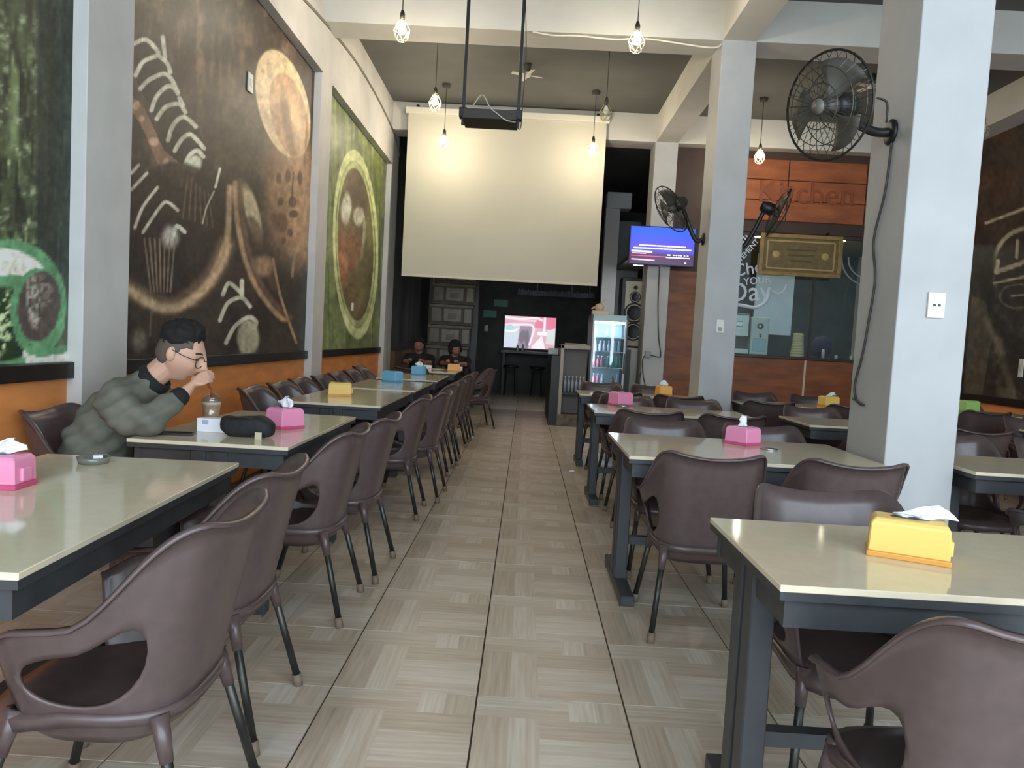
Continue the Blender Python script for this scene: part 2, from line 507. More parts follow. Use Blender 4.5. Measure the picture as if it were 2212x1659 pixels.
# ---- columns
CLAB = ('white square column carrying the wall fan and a socket', 'white square column with a light switch plate and two fans', 'white square column behind the television')
for (x0, x1, y0, y1), lb in zip(COLS, CLAB):
    struct('column', bx(x0, x1, y0, y1, 0, 4.21, .006), COLW, lb)

# ================================================================== MURALS
PRINT = attr_mat('mural_print', .45, spec=.3)
cr1 = lambda pts: [(x/3.0722, y/3.0722) for x, y in pts]
cr4 = lambda pts: [(x/3.0722, 480+y/3.0722) for x, y in pts]

def paint_bamboo(px, py, u, v):
    P = Paint(px, py, (66, 76, 46))
    st = fbm(px/9, py/140, 3); fo = fbm(px/14, py/22, 8)
    P.mix((126, 142, 84), sm(.40, .7, st)*.8)
    P.mix((176, 190, 140), sm(.5, .75, fo)*sm(.35, .6, fbm(px/7, py/9, 14))*(1-sm(80, 120, px))*.8)
    P.mix((30, 34, 26), sm(.5, .7, fbm(px/12+40, py/90, 5))*.8)
    P.mix((44, 50, 40), sm(72, 84, px)*(1-sm(700, 760, py))*.85)
    P.mix((78, 88, 62), sm(.6, .75, fbm(px/5, py/60, 12))*sm(80, 95, px)*.5)
    # round green badge with a drink
    g = P.ell(20, 655, 124, 138, 0, .02); P.mix((92, 150, 96), g)
    P.mix((226, 218, 198), P.ell(5, 655, 118, 118, 0, .02)*(1-P.ell(30, 690, 110, 92, 0, .02)))
    P.mix((92, 150, 96), P.ell(25, 690, 116, 96, 0, .02)*(1-P.ell(20, 705, 92, 82, 0, .02)))
    P.mix((40, 58, 30), P.ell(5, 700, 80, 80, 0, .03))
    P.mix((200, 216, 150), P.ell(8, 700, 26, 90, 20, .2)*sm(.45, .6, fbm(px/8, py/9, 3)))
    P.mix((90, 150, 96), P.ell(80, 662, 58, 84, 8, .02))
    P.mix((84, 70, 60), P.ell(84, 662, 46, 76, 8, .03))
    P.mix((176, 166, 148), P.ell(72, 650, 14, 60, -4, .2)*sm(.3, .6, fbm(px/5, py/10, 6)))
    P.mix((130, 116, 100), P.ell(88, 630, 26, 34, 0, .3)*sm(.4, .6, fbm(px/7, py/7, 16)))
    P.mix((226, 218, 198), P.poly([(36, 712), (60, 752), (100, 764), (150, 752), (150, 790), (58, 790)]))
    P.mix((92, 150, 96), P.line([(34, 700), (48, 740), (80, 762), (150, 752)], 16))
    return grain(P)

def paint_coffee(px, py, u, v):
    P = Paint(px, py, (62, 49, 37))
    st = fbm(px/18, py/90, 2); fo = fbm(px/45, py/60, 9)
    P.mix((142, 112, 84), sm(.42, .78, st)*(1-sm(120, 330, py))*.75*sm(280, 360, px))
    P.mix((112, 84, 62), sm(.45, .75, fo)*.45*(1-sm(380, 460, py)))
    P.mix((40, 32, 25), sm(.45, .7, fbm(px/30+9, py/40, 6))*.6)
    # wafer and striped chocolate roll
    P.mix((128, 92, 66), P.poly(cr1([(880, 640), (960, 720), (1090, 1000), (1250, 1130), (1290, 1240), (1180, 1250), (1060, 1120), (960, 880), (880, 740)])))
    for c in ((905, 700, 22, 30), (940, 785, 20, 22), (1020, 940, 34, 30), (1095, 1090, 22, 45), (1125, 1145, 26, 40), (1200, 1215, 20, 40), (1262, 1215, 22, 50)):
        P.mix((205, 160, 128), P.ell(c[0]/3.072, c[1]/3.072, c[2]/3.072, c[3]/3.072, 20, .25)*.8)
    P.mix((44, 38, 30), P.poly(cr1([(890, 210), (960, 230), (1060, 330), (1150, 520), (1230, 720), (1330, 890), (1370, 1060), (1300, 1150), (1220, 1110), (1130, 960), (1020, 760), (900, 520)])))
    CRM = (214, 204, 176)
    for l in ([(893, 290), (965, 262), (1035, 325), (1045, 365), (950, 410), (900, 500)], [(1080, 245), (1095, 380)],
              [(930, 590), (990, 530), (1090, 490), (1140, 530), (1180, 620)], [(1060, 375), (1110, 420), (1130, 480)],
              [(1005, 730), (1040, 640), (1120, 570), (1180, 610)], [(1040, 790), (1100, 710), (1190, 690), (1230, 745)], [(1190, 650), (1215, 700)],
              [(1115, 930), (1150, 830), (1220, 775), (1300, 840)], [(1160, 1000), (1210, 920), (1270, 895), (1355, 985)],
              [(1220, 1110), (1260, 1030), (1310, 1000), (1350, 1040)]):
        P.mix(CRM, P.line(cr1(l), 8.5, 2)*.95)
    P.mix((206, 204, 172), P.ell(1290/3.072, 1090/3.072, 16, 20, 20, .25))
    # cup with whisked chocolate
    P.mix((50, 38, 31), P.ell(372, 500, 122, 150, 8, .04)*.85)
    for l in ([(870, 1150), (920, 1095)], [(870, 1260), (975, 1150)], [(895, 1510), (950, 1370), (1045, 1245)], [(950, 1540), (1050, 1390), (1105, 1340), (1180, 1395)]):
        P.mix(CRM, P.line(cr1(l), 6, 2)*.85)
    P.mix((186, 176, 160), P.ell(368, 512, 18, 24, 0, .5)); P.mix((206, 198, 176), P.line(cr1([(1150, 1560), (1175, 1500), (1225, 1540)]), 8))
    for k in range(7):
        P.mix((150, 122, 96), P.line([(312+k*11, 516), (326+k*7, 630)], 3.2)*.75)
    for k in range(6):
        P.mix((140, 108, 82), P.line([(405+k*9, 380+k*8), (395+k*13, 470+k*4)], 3)*.5)
    arc = [(272, 618), (325, 652), (374, 660), (423, 634), (465, 585), (488, 527), (494, 470), (496, 405)]
    P.mix((128, 96, 66), P.line(arc[:6], 32, 14)*.85); P.mix((204, 168, 122), P.line([(x+2, y+5) for x, y in arc[:6]], 15, 9)*.9)
    P.mix((190, 152, 108), P.line(arc[4:], 10, 6)*.9)
    P.mix((214, 204, 180), P.line(cr1([(1460, 1120), (1430, 1240)]), 5)); P.mix((190, 172, 146), P.line(cr1([(1345, 1480), (1370, 1380), (1420, 1270)]), 3))
    # tilted white cup with drink
    P.mix((150, 110, 76), P.ell(640, 430, 74, 150, -6, .35)*sm(520, 600, px)*.85); P.mix((186, 142, 100), P.ell(652, 430, 40, 120, -4, .5)*.8)
    P.mix((214, 184, 136), P.ell(611, 224, 54, 120, -14, .03))
    P.mix((180, 138, 92), P.ell(624, 248, 38, 92, -12, .05))
    P.mix((120, 88, 56), P.ell(622, 270, 10, 66, -10, .5)*.8); P.mix((204, 168, 116), P.ell(640, 270, 11, 55, -8, .4)*.7)
    DK = (92, 60, 40)
    for e in ((602, 385, 6, 12), (622, 380, 6, 14), (648, 385, 5, 16), (606, 435, 6, 10), (632, 436, 9, 12), (634, 462, 10, 8), (606, 482, 16, 20), (626, 503, 6, 8), (590, 470, 6, 10), (612, 520, 6, 8)):
        P.mix(DK, P.ell(*e, 0, .3)*.85)
    P.mix(DK, P.line([(634, 372), (630, 430)], 3)*.7)
    # saucer and spoon
    sa = [(508, 395), (512, 470), (530, 560), (560, 630), (600, 680), (616, 690)]
    P.mix((186, 144, 100), P.line(sa, 9, 5)*.9); P.mix((120, 84, 58), P.line([(x+11, y-5) for x, y in sa], 8, 6)*.8)
    P.mix((196, 176, 130), P.ell(545, 460, 15, 62, -14, .25)); P.mix((80, 58, 42), P.ell(553, 505, 14, 40, -20, .3)*.7)
    P.mix((176, 132, 92), P.line([(590, 560), (606, 640), (640, 740)], 5)*.9)
    P.mix((168, 128, 90), P.ell(570, 575, 26, 22, 30, .4)*.8); P.mix((92, 62, 42), P.ell(588, 612, 8, 18, -15, .4))
    P.mix((150, 128, 106), P.line(cr4([(1940, 360), (1950, 250), (1985, 160)]), 5)*.7)
    # cream dessert at the bottom
    for l in ([(1480, 480), (1520, 405), (1600, 470)], [(1460, 650), (1510, 540), (1600, 500), (1660, 560)], [(1500, 800), (1560, 690), (1650, 630), (1700, 660), (1690, 700)]):
        P.mix(CRM, P.line(cr4(l), 8, 2)*.9)
    P.mix(CRM, P.line(cr4([(1605, 390), (1605, 480)]), 9)); P.mix((196, 184, 146), P.ell(536, 730, 24, 40, 0, .2)*.8)
    P.mix((150, 140, 116), P.ell(300, 735, 16, 22, 0, .6)*.6); P.mix((130, 116, 96), P.ell(390, 700, 18, 12, 0, .6)*.5)
    P.mix((120, 104, 84), P.line([(327, 670), (324, 725)], 4)*.6)
    return grain(P)

def paint_plate(px, py, u, v):
    P = Paint(px, py, (112, 122, 74))
    st = fbm(px/6, py/160, 4)
    P.mix((150, 164, 84), sm(.45, .75, st)*.5)
    P.mix((58, 74, 36), sm(.45, .7, fbm(px/5+3, py/120, 7))*.5)
    P.mix((176, 178, 84), P.poly([(800, 300), (845, 350), (840, 480), (825, 470)])*.25)
    q = lambda x, y: (700+x/3.77, 320+y/3.77)
    P.mix((112, 100, 66), P.ell(767, 530, 42, 178, -1.5, .02))
    P.mix((96, 76, 56), P.ell(772, 412, 22, 60, -6, .3))
    P.mix((206, 204, 180), P.ell(748, 452, 11, 34, 4, .25)); P.mix((196, 188, 162), P.ell(775, 468, 12, 20, 0, .3)); P.mix((190, 186, 160), P.line([q(320, 560), q(330, 700), q(300, 900)], 6)*.8)
    P.mix((148, 92, 56), P.ell(740, 548, 18, 62, 0, .4)*.9); P.mix((140, 84, 52), P.ell(764, 540, 16, 44, 0, .4)*.9)
    P.mix((186, 112, 70), P.ell(741, 590, 10, 40, 0, .5)*.8); P.mix((120, 116, 74), P.ell(800, 500, 12, 50, 0, .5)*.8)
    P.mix((92, 84, 50), P.ell(795, 575, 16, 50, 0, .5)*.8); P.mix((128, 104, 70), P.ell(762, 640, 16, 40, 0, .5)*.9)
    P.mix((86, 92, 60), sm(.55, .75, fbm(px/7, py/14, 11))*P.ell(767, 530, 42, 178, -1.5, .02)*.35)
    P.mix((198, 204, 138), P.ring(768, 528, 46, 192, 6, -1.5)); P.mix((170, 178, 114), P.ring(768, 528, 40, 172, 3.4, -1.5))
    return grain(P)

def paint_right(px, py, u, v):
    P = Paint(px, py, (62, 50, 41))
    P.mix((86, 56, 40), (1-sm(330, 480, py))*sm(.35, .7, fbm(px/40, py/40, 4))*.9)
    P.mix((40, 36, 30), sm(470, 560, py)*.5)
    P.mix((92, 82, 66), sm(.5, .75, fbm(px/26, py/34, 8))*sm(620, 700, py)*.9)
    P.mix((110, 98, 78), P.poly([(2100, 640), (2130, 650), (2145, 720), (2120, 860), (2080, 860)])*.5)
    K = (182, 170, 142)
    P.mix(K, P.line([(2130, 482), (2230, 444)], 5, 2)*.9)
    P.mix(K, P.ring(2222, 585, 78, 92, 8)*.75*sm(2140, 2160, px)*(1-sm(600, 640, py)))
    P.mix(K, P.line([(2198, 520), (2196, 556)], 6)*.8)
    P.mix(K, P.line([(2152, 588), (2156, 564)], 8)*.8); P.mix(K, P.line([(2152, 588), (2230, 560)], 9)*.75)
    P.mix(K, P.line([(2147, 612), (2230, 594)], 4)*.8); P.mix(K, P.line([(2185, 640), (2230, 634)], 3)*.7)
    P.mix(K, P.ring(2200, 640, 40, 26, 4)*.35)
    P.mix((120, 108, 88), P.line([(2130, 690), (2160, 760), (2190, 860)], 10, 8)*.5)
    return grain(P)

def mural(name, label, y0, y1, fn, nu, nv, x=XL, z0=.998, z1=3.72, side=1):
    o = print_sheet(name, (x+.002*side, y0, z0), (0, y1-y0, 0), (0, 0, z1-z0), nu, nv, fn, PRINT, (-side, 0, 0), .012)
    return tag(o, label, 'mural')
mural('wall_mural', 'green bamboo forest mural with a round green drink badge', 0.0, 3.5, paint_bamboo, 220, 260)
mural('wall_mural', 'brown coffee and striped chocolate mural behind the drinking man', 3.90, 7.3, paint_coffee, 330, 300)
mural('wall_mural', 'green mural showing a round plate of food', 7.68, 11.02, paint_plate, 220, 200)
mural('wall_mural', 'dark brown coffee mural above the orange wall base, pale emblem on it', 4.0, 10.95, paint_right, 330, 180, XR, .82, 4.21, -1)

# ================================================================== CHAIRS
def smooth01(a, b, x):
    t = min(1, max(0, (x-a)/(b-a))); return t*t*(3-2*t)
def shell_point(th, v):
    """th: degrees from the back centre (+ = left), v: 0 seat level .. 1 rim"""
    t = abs(th); s = 1 if th >= 0 else -1
    n = 3.2+1.2*v*(1-smooth01(50, 90, t))
    aback = .185+.085*v**1.1; afront = .205+.01*v
    a = aback if t < 90 else afront
    b = .19+v*(.032+.034*smooth01(42, 92, t))
    c, q = abs(math.cos(R(t))), abs(math.sin(R(t)))
    r = ((c/a)**n+(q/b)**n)**(-1/n)
    x = -math.cos(R(t))*r; y = s*math.sin(R(t))*r
    if t <= 34: H = .782+.022*(t/34)**2
    else: H = .804-.205*smooth01(37, 92, t)-.015*smooth01(88, 128, t)
    if t > 112: H -= .03*smooth01(112, 130, t)
    z0 = .39
    z = z0+(H-z0)*v
    return (x, y, z)
def chair_shell():
    bm = NB()
    h1, h2 = 55.0, 119.0
    cols = []
    ths = list(np.linspace(0, 34, 6))+list(np.linspace(37, h1-2, 7))
    ths += [h1+(h2-h1)*(1-math.cos(PI*k/14))/2 for k in range(15)]
    ths += [122, 126, 130]
    full = [-t for t in ths[:0:-1]]+ths
    nb, na = 4, 5
    for th in full:
        t = abs(th)
        vm = .40
        if h1 < t < h2:
            q = abs((t-(h1+h2)/2)/((h2-h1)/2)); hh = max(0, 1-q**2.3)**(1/2.3)
            vb, vt = vm-.30*hh, vm+.30*hh
        else: vb = vt = vm
        col = [bm.verts.new(shell_point(th, vb*k/nb)) for k in range(nb+1)]
        up = [bm.verts.new(shell_point(th, vt+(1-vt)*k/na)) if not (k == 0 and vb == vt) else col[-1] for k in range(na+1)]
        # rolled lip
        x, y, z = shell_point(th, 1.0); d = Vector((x, y, 0)).normalized()
        lip = bm.verts.new((x+d.x*.007, y+d.y*.007, z-.001)); lip2 = bm.verts.new((x+d.x*.011, y+d.y*.011, z-.008))
        x0, y0, z0 = shell_point(th, 0)
        sk = bm.verts.new((x0*.90, y0*.93, z0-.045)); sk2 = bm.verts.new((x0*.70, y0*.80, z0-.075))
        cols.append((col, up, lip, lip2, sk, sk2))
    def quad(*v):
        u = []
        for w in v:
            if w not in u: u.append(w)
        if len(u) >= 3: bm.faces.new(u)
    for A, B in zip(cols, cols[1:]):
        for k in range(nb): quad(A[0][k], B[0][k], B[0][k+1], A[0][k+1])
        for k in range(na): quad(A[1][k], B[1][k], B[1][k+1], A[1][k+1])
        quad(A[1][-1], B[1][-1], B[2], A[2]); quad(A[2], B[2], B[3], A[3])
        quad(A[4], B[4], B[0][0], A[0][0]); quad(A[5], B[5], B[4], A[4])
    bmesh.ops.recalc_face_normals(bm, faces=bm.faces)
    o = obj('backrest_shell', bm, CHAIR, smooth=True)
    md = o.modifiers.new('s', 'SOLIDIFY'); md.thickness = .008; md.offset = 0
    bake(o)
    for p in o.data.polygons: p.use_smooth = True
    return o
def chair_seat():
    bm = NB(); n = 32; rings = []
    for k in range(7):
        f = k/6
        ring = []
        for j in range(n):
            a = 2*PI*j/n; c, q = math.cos(a), math.sin(a)
            A, B = (.245 if c > 0 else .20), .205
            r = ((abs(c)/A)**3.2+(abs(q)/B)**3.2)**(-1/3.2)
            z = .378+.02*f**3
            if c > 0.2 and f > .8: z -= .03*(f-.8)/.2*min(1, (c-.2)/.5)
            ring.append(bm.verts.new((c*r*max(f, .02), q*r*max(f, .02), z)))
        rings.append(ring)
    lo = [bm.verts.new((v.co.x*.97, v.co.y*.97, v.co.z-.03)) for v in rings[-1]]
    rings.append(lo)
    for a, b in zip(rings, rings[1:]):
        for j in range(n): bm.faces.new((a[j], a[(j+1) % n], b[(j+1) % n], b[j]))
    bm.faces.new(rings[0]); bm.faces.new(lo[::-1])
    bmesh.ops.recalc_face_normals(bm, faces=bm.faces)
    return obj('seat', bm, CHAIR, smooth=True)

chair_proto = thing('tub_chair', 'x', 'chair')
sh = chair_shell(); sh.parent = chair_proto
st_ = chair_seat(); st_.parent = chair_proto
for sx in (-1, 1):
    for sy in (-1, 1):
        top = Vector((.15*sx, .165*sy, .385)); bot = Vector((.245*sx, .215*sy, .012))
        l = obj('leg', tube(NB(), [top, bot], .0125, 8), LEGM, chair_proto, True)
        d = (top-bot).normalized()
        obj('leg_socket', tube(NB(), [top+d*.0, top-d*.10], [.021, .015], 8), CHAIR, l, True)
        obj('rubber_foot', tube(NB(), [bot+d*.03, (bot.x, bot.y, .0)], .0165, 8), RUBBER, l, True)
used = []
def chair(x, y, face, label, group, jx=0.0):
    """face: direction the sitter looks, degrees from +x"""
    a = R(face)
    if not used:
        used.append(1); chair_proto.location = (x, y, 0); chair_proto.rotation_euler = (0, 0, a)
        chair_proto['label'] = label; chair_proto['group'] = group
        return chair_proto
    r = dup(chair_proto, (x, y, 0), a, label, group)
    if group is None and 'group' in r: del r['group']
    return r

# ================================================================== TABLES
TZ = .73
def table(cx, cy, L_, W_, rot, label, group='restaurant tables'):
    t = thing('dining_table', label, 'table', (cx, cy, 0), R(rot), group)
    a, b = L_/2, W_/2
    obj('tabletop', bx(-a, a, -b, b, TZ-.016, TZ, .002, seg=1), TABLE, t)
    bm = bx(-a+.001, a-.001, -b+.001, b-.001, TZ-.034, TZ-.0155)
    obj('edge_band', bm, TDARK, t)
    for s in (-1, 1):
        obj('apron', bx(-a+.02, a-.02, s*(b-.035)-.012, s*(b-.035)+.012, TZ-.10, TZ-.033), TDARK, t)
        obj('apron', bx(s*(a-.035)-.012, s*(a-.035)+.012, -b+.036, b-.036, TZ-.10, TZ-.033), TDARK, t)
        x = s*(a-.045)
        for q in (-1, 1):
            l = obj('leg', bx(x-.03, x+.03, q*.045-.032, q*.045+.032, .05, TZ-.034, .004, seg=1), TDARK, t)
        f = obj('foot_bar', bx(x-.032, x+.032, -b+.08, b-.08, .012, .062, .004, seg=1), TDARK, t)
        for q in (-1, 1):
            obj('foot_pad', bx(x-.03, x+.03, q*(b-.12)-.03, q*(b-.12)+.03, 0, .014), RUBBER, f)
    obj('stretcher', bx(-a+.06, a-.06, -.02, .02, .22, .26), TDARK, t)
    return t

# left row: long side along the aisle
LT = [(-1.30, 1.95, 1.24, 93, 'beige topped table with the ashtray and a pink tissue box, beside the bamboo mural'),
      (-1.285, 3.585, 1.21, 90, 'beige topped table where the man in green drinks, black pouch on it'),
      (-1.28, 5.54, 1.32, 90, 'beige topped table with a yellow tissue box beside the orange wall'),
      (-1.27, 6.97, 1.21, 90, 'beige topped table with a blue tissue box and bare of tissue'),
      (-1.27, 8.56, 1.22, 90, 'beige topped table with a blue tissue box showing white tissue'),
      (-1.25, 10.42, 1.15, 90, 'beige topped table with an orange tissue box where two people sit')]
for (x, y, L_, rt_, lb) in LT: table(x, y, L_, .67, rt_, lb)
RT = [(1.18, 1.85, 1.22, .60, 'beige topped table with a yellow tissue box beside the socket column'),
      (1.10, 3.70, 1.22, .84, 'glossy table touching the column, pink tissue box with tissue standing up'),
      (1.14, 5.72, 1.22, .65, 'glossy table with a pink tissue box in front of the switch column'),
      (1.14, 7.44, 1.18, .58, 'table beside the switch column with an orange tissue box'),
      (2.70, 3.68, 1.22, .60, 'beige topped table behind the socket column'),
      (2.655, 5.56, 1.22, .64, 'bare beige topped table in front of the wooden bar'),
      (2.74, 7.26, 1.26, .50, 'beige topped table with a yellow tissue box facing the wooden bar'),
      (4.55, 7.55, 1.22, .60, 'table with a green tissue box beside the dark mural'),
      (4.55, 5.56, 1.22, .64, 'bare table between the bar row and the dark mural')]
for (x, y, L_, W_, lb) in RT: table(x, y, L_, W_, 0, lb)

# ---- chairs: left row, aisle side (backs to the aisle, facing -x)
def grp(s): return 'chairs ' + s
ais = [((1.665, -.89, 182), (2.225, -.955, 181), 'table with the ashtray'),
       ((3.16, -.95, 181), (3.72, -.905, 179), 'table with the black pouch'),
       ((4.97, -.90, 181), (5.53, -.82, 179), 'table with the yellow box'),
       ((6.55, -.86, 180), (7.12, -.84, 182), 'table with the bare blue box'),
       ((8.28, -.85, 180), (8.85, -.83, 180), 'table with blue box and tissue')]
for a, b, s in ais:
    for (y, x, f), e in ((a, 'street end'), (b, 'screen end')):
        chair(x, y, f, 'brown tub chair, back to the aisle, %s, %s' % (e, s), grp('on the aisle side ' + s))
chair(-.66, 10.05, 196, 'brown plastic tub chair pulled out into the aisle at the orange tissue box table', None)
# wall side (facing +x)
chair(-1.90, 3.28, 2, 'brown plastic tub chair the man in green sits on', None)
wal = [((5.0, -1.635, 1), (5.565, -1.635, -1), (6.13, -1.66, 0), 'table with the yellow box'),
       ((6.69, -1.64, 0), (7.25, -1.64, 0), 'table with the bare blue box'),
       ((7.86, -1.64, 0), (8.41, -1.64, 0), (8.955, -1.80, 0), 'table with blue box and tissue')]
for w in wal:
    for k, (y, x, f) in enumerate(w[:-1]):
        e = 'street end' if k == 0 else ('screen end' if k == len(w)-2 else 'middle')
        chair(x, y, f, 'brown tub chair, back to orange wall, %s, %s' % (e, w[-1]), grp('by the orange wall ' + w[-1]))
chair(-1.45, 9.54, 90, 'brown plastic tub chair between the two tables before the seated pair', None)
# ---- right rows: chairs face +y (near side) or -y (far side)
def near(x, y, lb, g=None): chair(x, y, 90+random.uniform(-.8, .8), lb, g)
def far(x, y, lb, g=None): chair(x, y, 270+random.uniform(-.8, .8), lb, g)
chair(.905, 1.44, 94, 'brown plastic tub chair on the open side of the yellow box table by the column', None)
far(.96, 2.09, 'shiny brown tub chair facing out over the table with the yellow tissue box')
g = 'chairs on the open side of the table touching the column'
for x, e in zip((.80, 1.38), ('aisle end', 'mural end')): near(x, 3.23, 'tub chair, open side of the upright tissue table, ' + e, g)
g = 'chairs on the far side of the table touching the column'
for x, e in zip((.82, 1.385), ('aisle end', 'mural end')): far(x, 4.06, 'tub chair, far side of the upright tissue table, ' + e, g)
g = 'chairs on the open side of the table before the switch column'
for x, e in zip((.86, 1.415), ('aisle end', 'mural end')): near(x, 5.12, 'brown tub chair on the open side of the table before the switch column, ' + e, g)
g = 'chairs on the far side of the table before the switch column'
for x, e in zip((.87, 1.43), ('aisle end', 'mural end')): far(x, 6.0, 'brown tub chair facing out across the table before the switch column, ' + e, g)
g = 'chairs at the orange box table beside the switch column'
for x, e in zip((.86, 1.415), ('aisle end', 'mural end')): near(x, 6.86, 'tub chair, open side of the orange box table by the switch column, ' + e, g)
for x, e in zip((.86, 1.415), ('aisle end', 'mural end')): far(x, 7.98, 'brown tub chair between the orange box table and the drinks fridge, ' + e, 'chairs before the drinks fridge')
g = 'chairs on the open side of the table behind the socket column'
for x, e in zip((2.45, 3.05), ('aisle end', 'mural end')): near(x, 3.18, 'brown tub chair on the open side of the table behind the socket column, ' + e, g)
g = 'chairs on the far side of the table behind the socket column'
for x, e in zip((2.53, 3.11), ('aisle end', 'mural end')): far(x, 4.14, 'brown tub chair facing out across the table behind the socket column, ' + e, g)
g = 'chairs at the bare table in front of the bar'
for x, e in zip((2.41, 2.98), ('aisle end', 'mural end')): near(x, 5.02, 'brown tub chair on the open side of the bare table before the bar, ' + e, g)
far(2.36, 5.86, 'brown tub chair facing out across the bare table before the bar, column end')
far(2.93, 5.90, 'brown tub chair on the bar side of the bare table, mural end', None)
near(2.19, 6.74, 'brown tub chair backing the yellow box table facing the bar, column end')
near(2.95, 6.82, 'brown tub chair backing the yellow box table facing the bar, mural end')
g = 'chairs against the wooden bar'
for x, e in zip((2.44, 3.04), ('aisle end', 'mural end')): far(x, 7.62, 'brown tub chair with its back to the wooden bar, ' + e, g)
g = 'chairs around the tables beside the dark mural'
for (x, y, f) in ((4.27, 5.0, 90), (4.84, 5.02, 90), (4.27, 6.05, 270), (4.84, 6.02, 270), (4.27, 7.02, 90), (4.84, 7.0, 90), (4.27, 8.0, 270), (4.84, 8.05, 270)):
    chair(x, y, f, 'brown tub chair, %s, %s, %s' % ('street side' if f == 90 else 'bar side', 'column end' if x < 4.5 else 'dark mural end', 'green box table' if y > 6.5 else 'bare table beside dark mural'), g)

# ================================================================== TISSUE BOXES AND TABLE THINGS
def cmat(n, c, rough=.35): return mat(n, c, rough, spec=.4)
COL = {'pink': ((240, 150, 186), (206, 86, 128)), 'yellow': ((240, 200, 108), (222, 158, 74)), 'blue': ((120, 186, 222), (96, 158, 196)),
       'orange': ((236, 176, 92), (206, 144, 66)), 'green': ((166, 208, 120), (130, 180, 90))}
def tissue_box(x, y, rot, colour, label, tissue=1, sx=.17, sy=.105, sz=.092, tflop=0.0):
    c1, c2 = COL[colour]
    t = thing('tissue_box', label, 'tissue box', (x, y, TZ), R(rot), 'tissue boxes on the tables')
    a, b = sx/2, sy/2
    obj('base_rim', bx(-a-.003, a+.003, -b-.003, b+.003, 0, .014, .003), cmat(colour+'_rim_plastic', c2), t)
    bm = NB()
    lo = [bm.verts.new((x_, y_, .013)) for x_, y_ in ((-a, -b), (a, -b), (a, b), (-a, b))]
    hi = [bm.verts.new((x_*.97, y_*.97, sz-.012)) for x_, y_ in ((-a, -b), (a, -b), (a, b), (-a, b))]
    tp = [bm.verts.new((x_*.86, y_*.80, sz)) for x_, y_ in ((-a, -b), (a, -b), (a, b), (-a, b))]
    for A, B in ((lo, hi), (hi, tp)):
        for k in range(4): bm.faces.new((A[k], A[(k+1) % 4], B[(k+1) % 4], B[k]))
    bm.faces.new(tp); bm.faces.new(lo[::-1])
    bmesh.ops.bevel(bm, geom=list(bm.edges), offset=.003, segments=1, affect='EDGES')
    obj('box_body', bm, cmat(colour+'_plastic', c1), t)
    # dispensing slot
    bm = NB(); lathe(bm, [(.0, 0), (1, 0), (1, .002), (0, .002)], 16)
    for v in bm.verts: v.co = Vector((v.co.x*.045, v.co.y*.016, sz-.0008+v.co.z))
    obj('slot', bm, BLACKP, t)
    if sx > .15:
        obj('end_clip', bx(a*.955, a+.008, -b*.5, b*.35, .02, .058, .004), cmat(colour+'_plastic', c1), t)
    if tissue:
        bm = NB()
        n, mm = 9, 6; G = []
        for i in range(mm):
            f = i/(mm-1); row = []
            for j in range(n):
                u = j/(n-1)*2-1
                w = .030+.030*math.sin(f*PI*.7)*(1-.45*f) if tissue == 1 else .028+.012*f
                px_ = u*w+tflop*f*f*.07
                py_ = .012*math.sin(u*5+f*3)*(1-f*.3)+.01*f*math.cos(u*9)+.006
                pz_ = sz-.004+f*.062-(abs(u)**1.5)*f*.03-abs(tflop)*f*f*.022
                row.append(bm.verts.new((px_, py_, pz_)))
            G.append(row)
        for i in range(mm-1):
            for j in range(n-1): bm.faces.new((G[i][j], G[i][j+1], G[i+1][j+1], G[i+1][j]))
        o = obj('tissue', bm, TISSUE, t, True)
        md = o.modifiers.new('s', 'SOLIDIFY'); md.thickness = .003; bake(o)
    return t
tissue_box(-1.475, 2.03, 4, 'pink', 'pink plastic tissue box on the table with the ashtray', 1, tflop=.6)
tissue_box(-1.155, 3.56, -35, 'pink', 'pink plastic tissue box beside the black pouch', 1, .13, .13, .10)
tissue_box(-1.375, 5.50, 12, 'yellow', 'yellow plastic tissue box on the table beside the orange wall', 0, .17, .12, .10)
tissue_box(-1.32, 7.38, -28, 'blue', 'blue plastic tissue box without tissue', 0, .17, .13, .11)
tissue_box(-1.28, 8.92, -10, 'blue', 'blue plastic tissue box with white tissue', 1, .16, .12, .11)
tissue_box(-.99, 10.28, 6, 'orange', 'orange plastic tissue box on the seated pair\'s table', 0, .17, .12, .11)
tissue_box(.985, 1.84, -24, 'yellow', 'large yellow plastic tissue box with tissue flopping over, beside the socket column', 1, .18, .10, .098, tflop=.9)
tissue_box(1.185, 3.93, 40, 'pink', 'pink plastic tissue box with tissue standing up, in front of the column', 2, .135, .135, .095)
tissue_box(.80, 6.02, 30, 'pink', 'pink plastic tissue box on the table before the switch column', 0, .15, .14, .11)
tissue_box(1.45, 7.62, 15, 'orange', 'orange plastic tissue box beside the switch column', 1, .14, .12, .10)
tissue_box(3.04, 7.36, 20, 'yellow', 'yellow plastic tissue box with a slanted tissue, before the bar', 2, .17, .12, .10, tflop=.8)
tissue_box(4.60, 7.66, 10, 'green', 'green plastic tissue box beside the dark mural', 0, .16, .13, .12)

# ashtray
t = thing('ashtray', 'round clear grey ashtray on the near beige table', 'ashtray', (-1.43, 2.43, TZ))
ASH = mat('smoky_glass', (120, 122, 112), .15, spec=.6)
obj('bowl', lathe(NB(), [(0, 0), (.045, 0), (.052, .022), (.047, .022), (.040, .007), (0, .006)], 24), ASH, t, True)
obj('cigarette_rest', bx(-.02, .02, .035, .052, .02, .026, .002), ASH, t)
obj('folded_paper', bx(.0, .03, -.012, .012, .012, .028, .003, rot=Matrix.Rotation(.5, 3, 'Z')), TISSUE, t)

